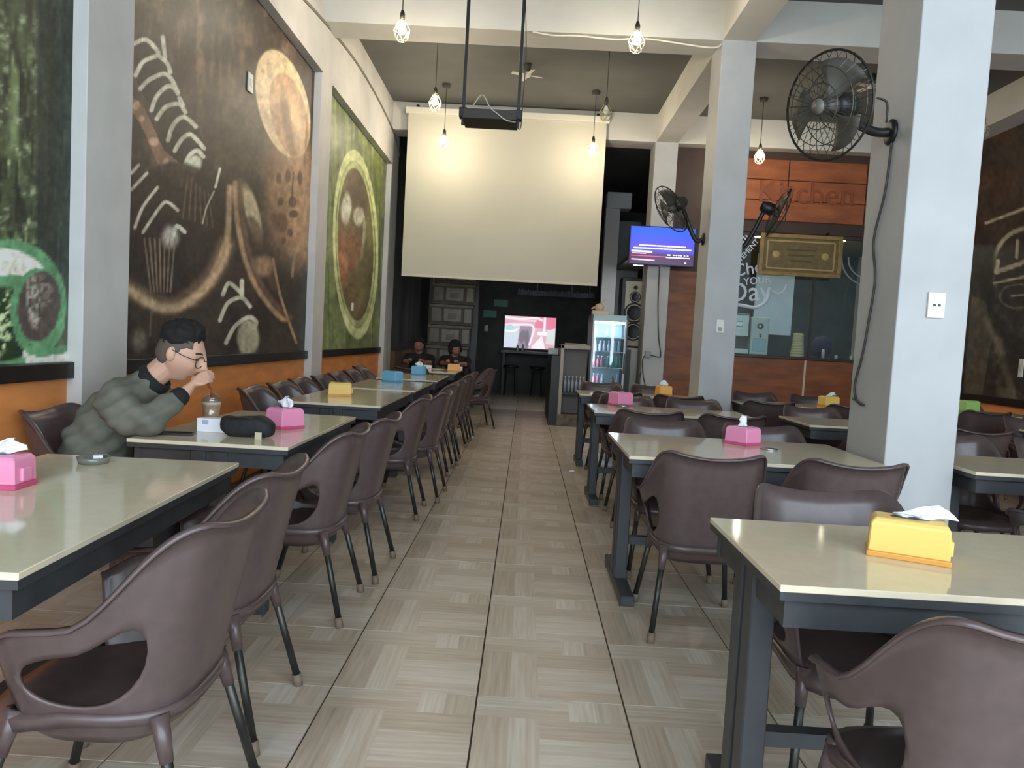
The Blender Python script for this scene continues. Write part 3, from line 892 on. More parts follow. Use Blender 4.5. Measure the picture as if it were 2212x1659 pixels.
# little tray under the far pink box
lathe_ = obj('coaster', lathe(NB(), [(0, 0), (.04, 0), (.045, .006), (0, .008)], 20), CHROME, None, True, (1.27, 3.76, TZ)); tag(lathe_, 'small shiny dish beside the pink box with upright tissue', 'dish')
o = obj('ashtray_dish', lathe(NB(), [(0, 0), (.045, 0), (.052, .02), (.045, .02), (.038, .006), (0, .006)], 20), CHROME, None, True, (.80, 5.86, TZ)); tag(o, 'small shiny dish beside the pink box, before the switch column', 'dish')

# iced drink
t = thing('iced_drink', 'clear plastic cup of milky iced drink with a brown straw', 'cup', (-1.45, 3.40, TZ))
obj('drink', lathe(NB(), [(0, .004), (.029, .004), (.0405, .112), (.0, .113)], 24), mat('milky_coffee', (206, 172, 140), .4, noise=.25, nscale=40), t, True)
obj('cup_body', lathe(NB(), [(0, 0), (.031, 0), (.045, .128), (.0435, .128), (.030, .003), (0, .003)], 24), glass_mat('clear_cup_plastic', (.93, .93, .92), .12, .1), t, True)
obj('froth', lathe(NB(), [(0, .112), (.041, .112), (.042, .124), (.0, .126)], 20), mat('white_froth', (236, 228, 214), .8), t, True)
obj('dome_lid', lathe(NB(), [(.046, .126), (.047, .134), (.036, .155), (.02, .168), (.008, .170), (.006, .169), (.02, .165), (.034, .152), (.044, .134)], 24), glass_mat('clear_lid_plastic', (.95, .95, .95), .15, .05), t, True)
obj('straw', tube(NB(), [(0, 0, .10), (.003, -.02, .185), (-.012, -.085, .262)], .0058, 8), mat('brown_straw', (150, 84, 40), .4), t, True)
# small white carton, black pouch, phone
t = thing('white_carton', 'small white printed carton between the cup and the pouch', 'box', (-1.385, 3.30, TZ), R(-3))
obj('carton_body', bx(-.075, .085, -.03, .03, 0, .062, .003), mat('white_card', (236, 236, 242), .6), t)
obj('printed_label', bx(-.05, -.02, -.0315, -.028, .035, .055), mat('grey_print', (170, 178, 196), .6), t)
t = thing('pouch', 'black zipped pouch lying on the table beside the pink box', 'pouch', (-1.205, 3.21, TZ), R(-4))
bm = NB(); ball(bm, (0, 0, .047), 1, 24, 14)
for v in bm.verts:
    x, y, z = v.co.x, v.co.y, v.co.z-.047
    s = lambda q, e: math.copysign(abs(q)**e, q)
    v.co = Vector((s(x, .55)*.12, s(y, .7)*.055, .046+s(z, .6)*.045+.006*math.sin(x*6)))
obj('pouch_body', bm, mat('black_nylon', (32, 31, 33), .75, noise=.3, nscale=40, bump=.3), t, True)
obj('zip', tube(NB(), spline([(-.115, -.01, .07), (-.06, -.035, .085), (0, -.04, .088), (.06, -.035, .085), (.112, -.01, .068)], 5), .003, 6), mat('dark_zip', (60, 58, 56), .4, metal=.5), t, True)
obj('zip_tab', bx(.06, .09, -.062, -.056, .0, .03, .001), mat('cream_tab', (196, 186, 160), .5), t)
t = thing('phone', 'dark phone lying flat in front of the man', 'phone', (-1.50, 3.16, TZ), R(12))
obj('phone_body', bx(-.075, .075, -.036, .036, 0, .008, .003), BLACKP, t)
obj('phone_screen', bx(-.068, .068, -.031, .031, .008, .0086), mat('dark_glass', (18, 18, 20), .08), t)

# ================================================================== PROJECTION SCREEN, PROJECTOR
t = thing('projection_screen', 'large cream projection screen hanging below the far beam', 'screen', (-.44, 10.80, 2.06))
obj('screen_fabric', bx(-1.43, 1.43, -.003, .003, .03, 2.34), SCREENF, t)
obj('bottom_bar', bx(-1.43, 1.43, -.012, .012, 0, .035, .004), mat('cream_bar', (206, 200, 176), .5), t)
obj('roller_case', bx(-1.47, 1.47, -.045, .045, 2.33, 2.42, .01), mat('white_case', (220, 216, 200), .5), t)
for s in (-1, 1): obj('hanger', bx(s*1.3-.02, s*1.3+.02, -.01, .15, 2.40, 2.46), BLACKM, t)

t = thing('projector', 'dark ceiling projector slung between two long black rods', 'projector', (-.355, 5.6, 2.82))
obj('tray', bx(-.20, .20, -.15, .15, 0, .012, .003), mat('dark_tray', (56, 50, 38), .6), t)
obj('projector_body', bx(-.17, .17, -.13, .13, .012, .075, .012), mat('white_projector', (196, 192, 178), .5), t)
obj('lens', lathe(NB(), [(0, 0), (.032, 0), (.032, .04), (.022, .045), (0, .04)], 18, (.08, .13, .042), (0, 1, 0)), BLACKP, t, True)
obj('front_lip', bx(-.195, .195, -.155, -.13, -.01, .060, .004), mat('dark_tray', (56, 50, 38), .6), t)
for s in (-1, 1):
    obj('rod', bx(s*.205-.012, s*.205+.012, -.012, .012, -.02, ZC-2.82, .002), BLACKM, t)
    obj('clamp', bx(s*.205-.03, s*.205+.03, -.04, .04, .03, .10, .006), BLACKM, t)
obj('white_cable', tube(NB(), spline([(-.13, -.10, .09), (-.06, -.14, .16), (.0, -.16, .07), (.05, -.165, .03), (.12, -.16, -.015), (.19, -.10, -.01)], 6), .005, 6), mat('pale_cable', (190, 184, 166), .5), t, True)
obj('cable', tube(NB(), spline([(.215, -.02, .9), (.24, -.02, .5), (.235, -.03, .2), (.23, -.05, -.03), (.2, -.1, -.04)], 6), .004, 6), CORD, t, True)
obj('loop_cable', tube(NB(), spline([(.22, 0, 1.75), (.26, 0, 1.6), (.33, .02, 1.35), (.25, .01, 1.3), (.225, 0, 1.15)], 6), .004, 6), CORD, t, True)

# ================================================================== PENDANT BULBS
def pendant(x, y, label, lit=True, z=3.855, group='caged pendant bulbs'):
    t = thing('pendant_lamp', label, 'lamp', (x, y, z), 0, group)
    top = ZC-z
    obj('ceiling_rose', lathe(NB(), [(0, top-.05), (.05, top-.045), (.058, top-.005), (.058, top), (0, top)], 16), mat('dark_rose', (60, 56, 48), .6), t, True)
    obj('cord', tube(NB(), [(0, 0, .13), (0, 0, top-.04)], .0045, 6), CORD, t)
    obj('holder', lathe(NB(), [(0, .15), (.012, .148), (.022, .115), (.022, .055), (0, .05)], 12), mat('dark_holder', (58, 54, 46), .5), t, True)
    b = obj('bulb', lathe(NB(), [(0, .06), (.014, .058), (.018, .035), (.032, .008), (.036, -.012), (.030, -.032), (.016, -.044), (0, -.048)], 16), BULB if lit else BULBOFF, t, True)
    bm = NB()
    pr = [(.024, .07), (.072, -.02), (.058, -.085), (.036, -.11)]
    n = 6
    for k in range(n):
        a, b2 = 2*PI*k/n, 2*PI*(k+.5)/n
        c = lambda r, z_, q: (r*math.cos(q), r*math.sin(q), z_)
        tube(bm, [c(.024, .07, a), c(.072, -.02, a), c(.058, -.085, b2), c(.036, -.11, a)], .0026, 5)
        tube(bm, [c(.072, -.02, a), c(.058, -.085, b2-2*PI/n)], .0026, 5)
        tube(bm, [c(.058, -.085, b2), c(.036, -.11, a+2*PI/n)], .0026, 5)
    for r, z_ in ((.072, -.02), (.036, -.11)):
        tube(bm, [(r*math.cos(2*PI*k/n), r*math.sin(2*PI*k/n), z_) for k in range(n)], .0026, 5, closed=True)
    obj('wire_cage', bm, GOLDW, t)
    return t
pendant(-1.22, 6.52, 'lit caged bulb hanging before the beam, nearest the coffee mural')
pendant(.81, 6.52, 'lit caged bulb hanging before the beam, beside the projector')
pendant(-1.17, 8.45, 'lit caged bulb hanging between the plate mural and the projector')
pendant(.76, 8.50, 'unlit caged bulb with a white glass globe', lit=False)
pendant(-1.254, 10.11, 'lit caged bulb in front of the screen, wall side')
pendant(.758, 10.10, 'lit caged bulb in front of the screen, column side')
pendant(2.98, 10.05, 'lit caged bulb hanging before the bar sign')
pendant(4.98, 8.5, 'unlit caged bulb beside the dark mural', lit=False)

# small ceiling fans
def ceiling_fan(x, y, label):
    t = thing('ceiling_fan', label, 'ceiling fan', (x, y, ZC), R(20), 'small white ceiling fans')
    obj('mount', lathe(NB(), [(0, -.10), (.03, -.10), (.05, -.02), (.05, 0), (0, 0)], 14), mat('dark_rose', (60, 56, 48), .6), t, True)
    obj('hub', lathe(NB(), [(0, -.16), (.04, -.155), (.05, -.12), (.03, -.095), (0, -.095)], 14), mat('white_fan', (216, 212, 198), .5), t, True)
    for k in range(4):
        bm = bx(.035, .20, -.028, .028, -.138, -.132, .002, rot=Matrix.Rotation(R(12), 3, 'X'), piv=(.1, 0, -.135))
        bmesh.ops.rotate(bm, verts=bm.verts, cent=(0, 0, 0), matrix=Matrix.Rotation(k*PI/2, 3, 'Z'))
        obj('blade', bm, mat('white_fan', (216, 212, 198), .5), t)
ceiling_fan(-.164, 9.25, 'small white ceiling fan before the screen')
ceiling_fan(3.95, 9.07, 'small white ceiling fan beyond the column row')

# ================================================================== WALL FANS
FANM = mat('dark_fan_blade', (84, 80, 72), .5)
CAGE = mat('dark_fan_wire', (74, 72, 64), .4, metal=.4)
def wall_fan(label, mount, wall_dir, centre, facing, rad, group='wall fans on the columns', nring=7, nspoke=28):
    """mount: point on the column face; centre: middle of the cage; facing: unit direction of the breeze"""
    t = thing('wall_fan', label, 'fan', mount, 0, group)
    mt = Vector(mount); c = Vector(centre)-mt; f = Vector(facing).normalized(); u, v = frame_axes(f)
    w = Vector(wall_dir)
    obj('mount_plate', tube(NB(), [w*-.004, w*.012, w*.02], [.062, .062, .04], 14), BLACKM, t, True)
    arm = spline([tuple(w*.01), tuple(w*.09+Vector((0, 0, .0))), tuple(c-f*.16+Vector((0, 0, -.06))), tuple(c-f*.15)], 6)
    obj('arm', tube(NB(), arm, .022, 10), BLACKM, t, True)
    obj('motor', lathe(NB(), [(0, -.19), (.045, -.185), (.062, -.14), (.062, -.07), (.045, -.045), (0, -.045)], 18, c, f), BLACKP, t, True)
    hub = obj('hub', lathe(NB(), [(0, -.045), (.04, -.04), (.04, .0), (.028, .02), (0, .024)], 16, c, f), FANM, t, True)
    for k in range(3):
        bm = NB(); G = []
        for i in range(6):
            q = i/5; row = []
            for j in range(7):
                s = j/6
                ang = 2*PI*k/3+(s-.5)*(.55+.75*q)*1.0
                r = rad*(.12+.76*q)*(1-.10*abs(s-.5)*q)
                row.append(bm.verts.new(c+(u*math.cos(ang)+v*math.sin(ang))*r+f*((s-.5)*.055-.01)))
            G.append(row)
        for i in range(5):
            for j in range(6): bm.faces.new((G[i][j], G[i][j+1], G[i+1][j+1], G[i+1][j]))
        o = obj('blade', bm, FANM, t, True); md = o.modifiers.new('s', 'SOLIDIFY'); md.thickness = .003; bake(o)
    for nm, sgn in (('front_guard', 1), ('rear_guard', -1)):
        bm = NB()
        prof = [(.16, .065), (.45, .06), (.75, .045), (.95, .018), (1.0, 0)]
        for k in range(nspoke):
            a = 2*PI*k/nspoke
            tube(bm, [c+(u*math.cos(a)+v*math.sin(a))*rad*r+f*(sgn*h_-.0) for r, h_ in prof], .0018, 4, cap=False)
        for rr, h_, w_ in ((1.0, 0, .006), (.72, .047, .0025), (.42, .061, .0025), (.16, .065, .003)):
            tube(bm, [c+(u*math.cos(2*PI*k/36)+v*math.sin(2*PI*k/36))*rad*rr+f*sgn*h_ for k in range(36)], w_, 5, closed=True)
        obj(nm, bm, CAGE, t)
    obj('badge', lathe(NB(), [(0, .0), (.036, .0), (.036, .008), (0, .012)], 18, c+f*.062, f), mat('grey_badge', (112, 110, 100), .4), t, True)
    return t
t = wall_fan('large dark wall fan reaching out from the socket column', (1.73, 3.70, 2.33), (-1, 0, 0), (1.365, 3.58, 2.40), (-.87, -.46, -.20), .245)
obj('pull_cord', tube(NB(), spline([(-.04, -.02, .04), (-.05, -.03, .13), (-.10, -.03, .15)], 6), .005, 6), BLACKM, t, True)
wall_fan('dark wall fan turned sideways in front of the television', (1.73, 7.52, 2.33), (-1, 0, 0), (1.37, 7.46, 2.60), (-.80, -.22, -.56), .25, nspoke=20)
wall_fan('dark wall fan turned sideways in front of the wooden bar sign', (2.06, 7.52, 2.30), (1, 0, 0), (2.44, 7.46, 2.62), (.90, -.18, -.38), .25, nspoke=20)
# fan power cable on the near column
o = obj('power_cable', tube(NB(), spline([(1.724, 3.68, 2.30), (1.722, 3.70, 2.05), (1.722, 3.78, 1.82), (1.722, 3.73, 1.62), (1.722, 3.76, 1.42), (1.722, 3.80, 1.24), (1.722, 3.86, 1.08), (1.722, 3.82, 1.00), (1.722, 3.74, .985), (1.722, 3.87, 1.01)], 6), .006, 6), CORD, None, True)
tag(o, 'dark cable hanging down the socket column from the fan', 'cable')
o = obj('wall_cable', tube(NB(), spline([(PF+.008, 6.4, 4.08), (PF+.008, 7.6, 4.22), (PF+.008, 8.86, 4.30), (PF+.008, 10.2, 4.26), (PF+.008, 11.2, 4.14), (PF+.008, 11.55, 3.95)], 8), .014, 6), mat('grey_wall_cable', (112, 106, 94), .6), None, True)
tag(o, 'grey cable drooping along the top of the mural wall', 'cable')
o = obj('beam_cable', tube(NB(), spline([(-.1, 7.29, 4.19), (.1, 7.29, 4.165), (.35, 7.285, 4.17), (.7, 7.29, 4.155), (1.0, 7.29, 4.175), (1.6, 7.29, 4.12), (1.72, 7.3, 4.16)], 6), .010, 6), mat('white_cable', (220, 216, 200), .5), None, True)
tag(o, 'white cable sagging under the crossbeam', 'cable')

def plate(name, label, cat, c, nrm, w, h_, marks=2):
    t = thing(name, label, cat, c)
    n = Vector(nrm)
    if abs(n.y) > .5:
        s = n.y
        obj('plate', bx(-w/2, w/2, min(0, .012*s), max(0, .012*s), -h_/2, h_/2, .003), mat('ivory_plate', (224, 220, 210), .4), t)
        for k in range(marks):
            x = (k-.5*(marks-1))*w*.28
            obj('socket_hole', lathe(NB(), [(0, 0), (.006, 0), (.006, .004), (0, .004)], 10, (x, .011*s, 0), (0, s, 0)), BLACKP, t)
    else:
        s = n.x
        obj('plate', bx(min(0, .012*s), max(0, .012*s), -w/2, w/2, -h_/2, h_/2, .003), mat('ivory_plate', (224, 220, 210), .4), t)
        obj('rocker', bx(min(.010*s, .016*s), max(.010*s, .016*s), -w*.2, w*.2, -h_*.2, h_*.2, .001), mat('ivory_rocker', (206, 202, 190), .4), t)
    return t
plate('wall_socket', 'ivory wall socket on the front of the fan column', 'socket', (1.905, 3.499, 1.487), (0, -1, 0), .08, .12)
t = plate('light_switch', 'light switch plate on the second column', 'switch', (1.897, 7.299, 1.46), (0, -1, 0), .075, .13, 0)
obj('rocker', bx(-.02, .02, -.018, -.011, -.045, -.01, .002), mat('grey_rocker', (150, 146, 140), .4), t)
plate('light_switch', 'small ivory plate high on the coffee mural', 'switch', (XL+.003, 5.66, 3.05), (1, 0, 0), .09, .14)
plate('light_switch', 'small ivory plate low on the plate mural', 'switch', (XL+.003, 9.22, 1.52), (1, 0, 0), .08, .10)
plate('light_switch', 'small ivory plate on the dark coffee mural', 'switch', (XR-.003, 8.93, 1.21), (-1, 0, 0), .08, .22)

# ================================================================== TELEVISION
def paint_tv(px, py, u, v):
    c = np.zeros(u.shape+(3,))
    top = np.array((46, 84, 226.)); mid = np.array((74, 70, 214.)); low = np.array((66, 40, 78.))
    c[:] = low
    P = Paint(u*160, (1-v)*90, (0, 0, 0)); P.c = c
    P.mix(mid, sm(.22, .40, v)); P.mix(top, sm(.55, .85, v))
    Wt = (236, 236, 250)
    rnd = np.random.RandomState(3)
    def words(x0, x1, y, h_):
        x = x0
        while x < x1:
            w = rnd.randint(5, 14); P.mix(Wt, P.line([(x, y), (min(x+w, x1), y)], h_, .8)*.9); x += w+3
    words(24, 138, 45, 3.2); words(10, 152, 52, 3.2)
    P.mix(Wt, P.line([(6, 60), (54, 60.5)], 4.2, .8)); P.mix(Wt, P.line([(6, 65), (40, 65)], 1.8, .8)*.8)
    for x in (96, 100, 110, 117, 123, 129, 137, 145): P.mix(Wt, P.ell(x, 66, 2.4, 1.8, 0, .3))
    P.mix((226, 60, 110), P.line([(4, 71), (92, 71)], 1.8, .8)); P.mix(Wt, P.line([(92, 72), (150, 72)], 2.6, .8))
    P.mix((232, 180, 210), P.line([(6, 80), (62, 81)], 2.8, .8)); P.mix(Wt, P.ell(140, 83, 3, 2.4, 0, .3))
    return P.c
t = thing('television', 'wall television with a blue menu picture on the far column', 'television', (1.905, 10.86, 2.69), R(2))
obj('tv_body', bx(-.485, .485, -.005, .04, -.285, .285, .008), BLACKP, t)
obj('wall_bracket', bx(-.12, .12, .04, .09, -.10, .10), BLACKM, t)
TVM = attr_mat('tv_picture', .2, emit=.78)
sc_ = print_sheet('tv_screen', (-.468, -.0065, -.262), (.936, 0, 0), (0, 0, .532), 220, 124, paint_tv, TVM, (0, 1, 0), .001, t)
obj('standby_strip', bx(-.02, .02, -.007, -.004, -.281, -.274), mat('grey_badge', (112, 110, 100), .4), t)
# cable and plug down the far column
t = thing('extension_plug', 'white plug board with looping grey cable on the far column', 'plug', (1.80, 10.94, 1.10))
obj('plug_block', bx(-.03, .05, -.05, .0, -.04, .06, .006), mat('grey_plug', (150, 148, 142), .5), t)
obj('cable', tube(NB(), spline([(.10, -.012, 1.3), (.11, -.012, .8), (.15, -.012, .3), (.2, -.012, .02), (.17, -.012, -.02), (.02, -.03, 0), (-.06, -.02, -.06), (-.04, -.012, -.3), (0, -.012, -.45), (-.04, -.012, -.52), (-.10, -.012, -.42), (-.07, -.012, -.25)], 6), .008, 6), CORD, t, True)
obj('floor_cable', tube(NB(), [(-.03, -.012, -.52), (-.05, -.012, -1.09)], .007, 6), CORD, t)

# ================================================================== BAR FRONT (kitchen counter with window)
YF = 11.15
bf = struct('wall_bar', bx(2.06, 2.62, YF, YF+.14, 0, 4.2), DBROWN, 'wood clad bar wall beside the far column')
obj('lower_panel', bx(2.062, 2.62, YF-.02, YF, .12, 2.38, .004), WOODO, bf)
obj('kick_board', bx(2.062, 2.62, YF-.03, YF, 0, .16), DBROWN, bf)
wbar = struct('wall_bar_top', bx(2.62, 5.95, YF, YF+.14, 3.02, 4.2), DBROWN, 'dark panel with burnt orange boards over the bar window')
nb_ = 3
for k in range(nb_):
    z0 = 3.19+k*.30
    for (a, b) in ((2.62, 3.75), (3.76, 4.9), (4.91, 5.94)):
        obj('board', bx(a, b-.006, YF-.028, YF, z0, z0+.292, .006, seg=1), WOODB, wbar)
ltr = text_mesh('sign_letters', 'Kitchen', .46, .010)
o = obj('sign_letters', ltr, mat('carved_letter_brown', (138, 72, 38), .6), wbar); o.location = (4.02, YF-.034, 3.60); o.rotation_euler = (R(90), 0, 0)
bc = thing('bar_counter', 'orange brown wooden bar counter below the glass window', 'counter', (4.28, YF, 0))
for (a, b) in ((-1.66, -.08), (-.06, 1.0), (1.02, 1.66)):
    obj('front_panel', bx(a, b, 0, .05, .10, 1.15, .004), WOODO, bc)
obj('panel_strip', bx(-.085, -.055, -.012, .01, .14, 1.15, .003), mat('pale_strip', (206, 190, 168), .4), bc)
obj('plinth', bx(-1.66, 1.66, .02, .5, 0, .11), DBROWN, bc)
obj('counter_top', bx(-1.66, 1.66, -.04, .62, 1.15, 1.19, .006), mat('dark_counter_top', (58, 44, 36), .3), bc)
win = struct('window_1', bx(2.62, 2.66, YF+.03, YF+.10, 1.19, 3.02), DBROWN, 'large glass serving window of the bar')
obj('window_frame', bx(5.90, 5.95, YF+.03, YF+.10, 1.19, 3.02), DBROWN, win)
obj('window_frame', bx(2.66, 5.90, YF+.03, YF+.10, 2.97, 3.02), DBROWN, win)
for (a, b) in ((2.66, 4.26), (4.29, 5.90)):
    obj('pane', bx(a, b, YF+.06, YF+.066, 1.19, 2.97), GLASS, win)
obj('mullion', bx(4.26, 4.29, YF+.04, YF+.09, 1.19, 2.97), mat('dark_mullion', (50, 48, 44), .5), win)
# lettering on the glass
WL = mat('white_glass_paint', (206, 220, 236), .6)
def sticker(s, size, x, z, rot=0, sx=1.0):
    o = obj('lettering', text_mesh('lettering', s, size, .002, .0015), WL, win)
    o.location = (x, YF+.052, z); o.rotation_euler = (R(90), R(-rot), 0); o.scale = (sx, 1, 1)
    return o
sticker('Overall', .24, 3.03, 2.72, 52, .9)
sticker('A MOVEMENT', .11, 3.17, 2.63, 52)
sticker('Cheer', .26, 3.38, 2.49, 12)
sticker('YOUR', .15, 3.42, 2.30, 8)
sticker('Day', .42, 3.32, 2.12, 6, .95)
obj('ribbon', tube(NB(), spline([(2.86, YF+.052, 1.84), (3.0, YF+.052, 1.93), (3.2, YF+.052, 1.92), (3.42, YF+.052, 1.90), (3.56, YF+.052, 1.99), (3.62, YF+.052, 2.14)], 6), [.012]+[.03]*28+[.02, .012], 6), WL, win, True)
obj('swirl', tube(NB(), spline([(3.66, YF+.052, 2.16), (3.74, YF+.052, 2.12), (3.83, YF+.052, 2.17), (3.86, YF+.052, 2.27)], 6), .016, 6), WL, win, True)
for rr in (.40, .30):
    obj('emblem_ring', tube(NB(), [(5.05+rr*math.cos(a), YF+.052, 2.72+rr*math.sin(a)) for a in np.linspace(PI, 2*PI, 24)], .012, 6), mat('faint_glass_paint', (150, 160, 156), .6), win)
# room behind the glass
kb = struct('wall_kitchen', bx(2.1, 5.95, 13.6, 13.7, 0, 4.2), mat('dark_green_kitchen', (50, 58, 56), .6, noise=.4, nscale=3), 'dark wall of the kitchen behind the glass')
struct('ceiling_kitchen', bx(2.2, 5.95, 11.3, 13.6, 3.05, 3.12), mat('grey_kitchen_ceiling', (130, 124, 112), .8), 'low ceiling of the kitchen')
for (x, y, lb) in ((3.58, 11.75, 'round kitchen downlight behind the lettered pane'), (4.83, 11.75, 'round kitchen downlight beyond the framed sign')):
    t = thing('downlight', lb, 'lamp', (x, y, 3.05), 0, 'kitchen downlights')
    obj('trim_ring', lathe(NB(), [(.08, -.012), (.11, -.01), (.11, 0), (.08, 0)], 20), mat('white_trim', (230, 228, 220), .5), t, True)
    obj('lens', lathe(NB(), [(0, -.024), (.06, -.022), (.08, -.013), (.08, 0), (0, 0)], 20), mat('warm_lens', (255, 240, 200), .4, emit=(255, 240, 212), estr=110), t, True)
# framed gold sign
GOLD = mat('dull_gold', (150, 122, 70), .45, metal=.25, noise=.3, nscale=9)
t = thing('framed_sign', 'dull gold framed sign hanging over the bar window', 'sign', (3.97, 11.02, 2.68), R(0))
obj('sign_panel', bx(-.56, .56, -.012, .012, -.27, .27), mat('olive_gold_panel', (112, 94, 52), .5, noise=.3, nscale=12), t)
for s in (-1, 1):
    obj('frame_rail', bx(-.60, .60, -.03, .02, s*.275-.03, s*.275+.03, .006), GOLD, t)
    obj('frame_stile', bx(s*.575-.03, s*.575+.03, -.028, .018, -.25, .25, .006), GOLD, t)
    obj('inner_rail', bx(-.49, .49, -.02, 0, s*.20-.012, s*.20+.012, .003), mat('pale_gold', (170, 146, 96), .4), t)
    obj('inner_stile', bx(s*.49-.012, s*.49+.012, -.019, 0, -.2, .2, .003), mat('pale_gold', (170, 146, 96), .4), t)
    obj('corner_ornament', lathe(NB(), [(0, 0), (.06, 0), (.05, .01), (0, .014)], 8, (s*.36, -.012, 0), (0, -1, 0)), mat('pale_gold', (170, 146, 96), .4), t)
    obj('hanger', bx(s*.4-.008, s*.4+.008, .0, .13, .30, .36), BLACKM, t)
for k, z in enumerate((.08, .0, -.08)):
    obj('engraved_line', bx(-.22+.03*k, .22-.03*k, -.0145, -.011, z-.013, z+.013), mat('dark_engraving', (86, 72, 42), .6), t)

# things on the bar counter
STEEL = mat('brushed_steel', (170, 170, 166), .3, metal=.8)
t = thing('coffee_machine', 'steel espresso machine behind the lettered window', 'coffee machine', (3.21, 11.55, 1.19))
obj('body', bx(-.22, .22, -.15, .2, .25, .62, .03), STEEL, t)
obj('base', bx(-.22, .22, -.15, .2, 0, .09, .01), STEEL, t)
obj('column', bx(-.2, .2, .05, .2, .09, .26), BLACKP, t)
obj('group_head', tube(NB(), [(-.05, -.08, .26), (-.05, -.08, .19)], .035, 14), CHROME, t, True)
obj('portafilter', tube(NB(), [(-.05, -.08, .2), (-.05, -.22, .18)], .014, 8), BLACKP, t, True)
obj('gauge_panel', bx(-.08, .1, -.156, -.149, .42, .50, .01), CHROME, t)
t = thing('coffee_grinder', 'black coffee grinder with a hopper beside the espresso machine', 'grinder', (2.86, 11.47, 1.19))
obj('body', lathe(NB(), [(0, 0), (.09, 0), (.09, .05), (.06, .1), (.07, .26), (.05, .3), (0, .3)], 16), BLACKP, t, True)
obj('hopper', lathe(NB(), [(0, .3), (.05, .3), (.11, .44), (.11, .46), (0, .46)], 16), BLACKP, t, True)
obj('spout', tube(NB(), [(0, -.05, .24), (.02, -.13, .2)], .02, 8), BLACKP, t, True)
t = thing('drinks_machine', 'tall white drink dispenser on the bar counter', 'machine', (3.58, 11.52, 1.19))
WHP = mat('white_appliance', (214, 222, 228), .3)
obj('body', bx(-.14, .14, -.12, .14, .0, .58, .02), WHP, t)
obj('window', bx(-.1, .1, -.126, -.118, .05, .25, .01), mat('pale_blue_panel', (184, 210, 226), .2), t)
obj('control', lathe(NB(), [(0, 0), (.05, 0), (.045, .02), (0, .025)], 16, (0, -.12, .44), (0, -1, 0)), STEEL, t, True)
obj('tap', tube(NB(), [(0, -.12, .32), (0, -.17, .31), (0, -.17, .27)], .012, 8), CHROME, t, True)
t = thing('cup_stack', 'tall stack of cream paper cups on the bar', 'cups', (4.17, 11.40, 1.19))
for k in range(9):
    obj('paper_cup', lathe(NB(), [(0, .0), (.105-.003*k, 0), (.10-.004*k, .042), (0, .044)], 16, (0, 0, .04*k)), mat('cream_paper', (226, 206, 166), .7), t, True)
t = thing('hanging_panel', 'pale blue panel hanging on a rail in the kitchen behind the glass', 'cloth', (4.28, 13.0, 3.05))
obj('cloth', bx(-.33, .34, 0, .03, -1.5, -.09, .008), mat('pale_blue_hanging', (190, 208, 234), .7, noise=.1, nscale=3), t)  # plain pale blue panel, added with its rail behind the glass
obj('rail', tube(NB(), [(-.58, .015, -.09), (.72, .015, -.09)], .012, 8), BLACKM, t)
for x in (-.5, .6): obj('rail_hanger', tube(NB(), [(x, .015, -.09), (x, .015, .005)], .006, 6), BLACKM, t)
for k, (x, z) in enumerate(((4.55, .14), (4.75, .06), (4.98, .06))):
    o = obj('small_jar', lathe(NB(), [(0, 0), (.022, 0), (.024, z*.8), (.014, z), (0, z)], 12), mat('pale_jar', (210, 206, 200), .3), None, True, (x, 11.36, 1.19))
    tag(o, ('tall pale jar', 'small pale jar', 'small pale jar')[k]+' standing on the bar beside the cups', 'jar', 'jars on the bar')
t = thing('cloth_bundle', 'dark blue cloth bundle on the bar beside the cups', 'bundle', (4.62, 11.62, 1.195))
bm = NB(); ball(bm, (0, 0, .17), 1, 16, 10)
for v in bm.verts: v.co = Vector((v.co.x*.18, v.co.y*.1, .17+(v.co.z-.17)*.17+.02*math.sin(v.co.x*9)))
obj('bundle', bm, mat('navy_cloth', (44, 46, 70), .8), t, True)
o = obj('small_box', bx(-.05, .05, -.05, .05, 0, .10, .006), mat('tan_box', (206, 160, 96), .5), None, False, (2.80, 11.27, 1.19)); tag(o, 'small tan box at the end of the bar beside the grinder', 'box')

# ================================================================== FRIDGE, CASH COUNTER, SPEAKER
t = thing('drinks_fridge', 'glass door drinks fridge full of bottles beside the cash counter', 'fridge', (1.225, 10.95, 0))
FR = mat('dark_fridge_shell', (42, 42, 44), .4)
obj('side_panel', bx(-.275, -.245, 0, .5, .05, 1.66), FR, t); obj('side_panel', bx(.245, .275, 0, .5, .05, 1.66), FR, t)
obj('back_panel', bx(-.245, .245, .47, .5, .05, 1.66), mat('fridge_liner', (206, 218, 226), .5), t)
obj('header', bx(-.245, .245, -.0, .5, 1.56, 1.66), mat('pale_header', (176, 206, 214), .4), t)
obj('base', bx(-.275, .275, 0, .5, 0, .30), mat('dark_maroon_base', (58, 34, 34), .5), t)
d = obj('door', bx(-.25, -.225, -.03, 0, .30, 1.60), mat('pale_door_frame', (196, 208, 216), .4), t)
obj('door_frame', bx(.225, .25, -.03, 0, .30, 1.60), mat('pale_door_frame', (196, 208, 216), .4), d)
obj('door_frame', bx(-.225, .225, -.03, 0, 1.57, 1.60), mat('pale_door_frame', (196, 208, 216), .4), d)
obj('door_frame', bx(-.225, .225, -.03, 0, .30, .33), mat('pale_door_frame', (196, 208, 216), .4), d)
obj('door_glass', bx(-.225, .225, -.018, -.012, .33, 1.57), glass_mat('fridge_glass', (.9, .96, .97), .10), d)
obj('handle', tube(NB(), [(.235, -.05, .8), (.235, -.05, 1.1)], .01, 8), CHROME, d)
obj('light_strip', bx(-.22, .22, .03, .06, 1.53, 1.56), mat('cool_led', (220, 240, 255), .4, emit=(214, 236, 255), estr=40), t)
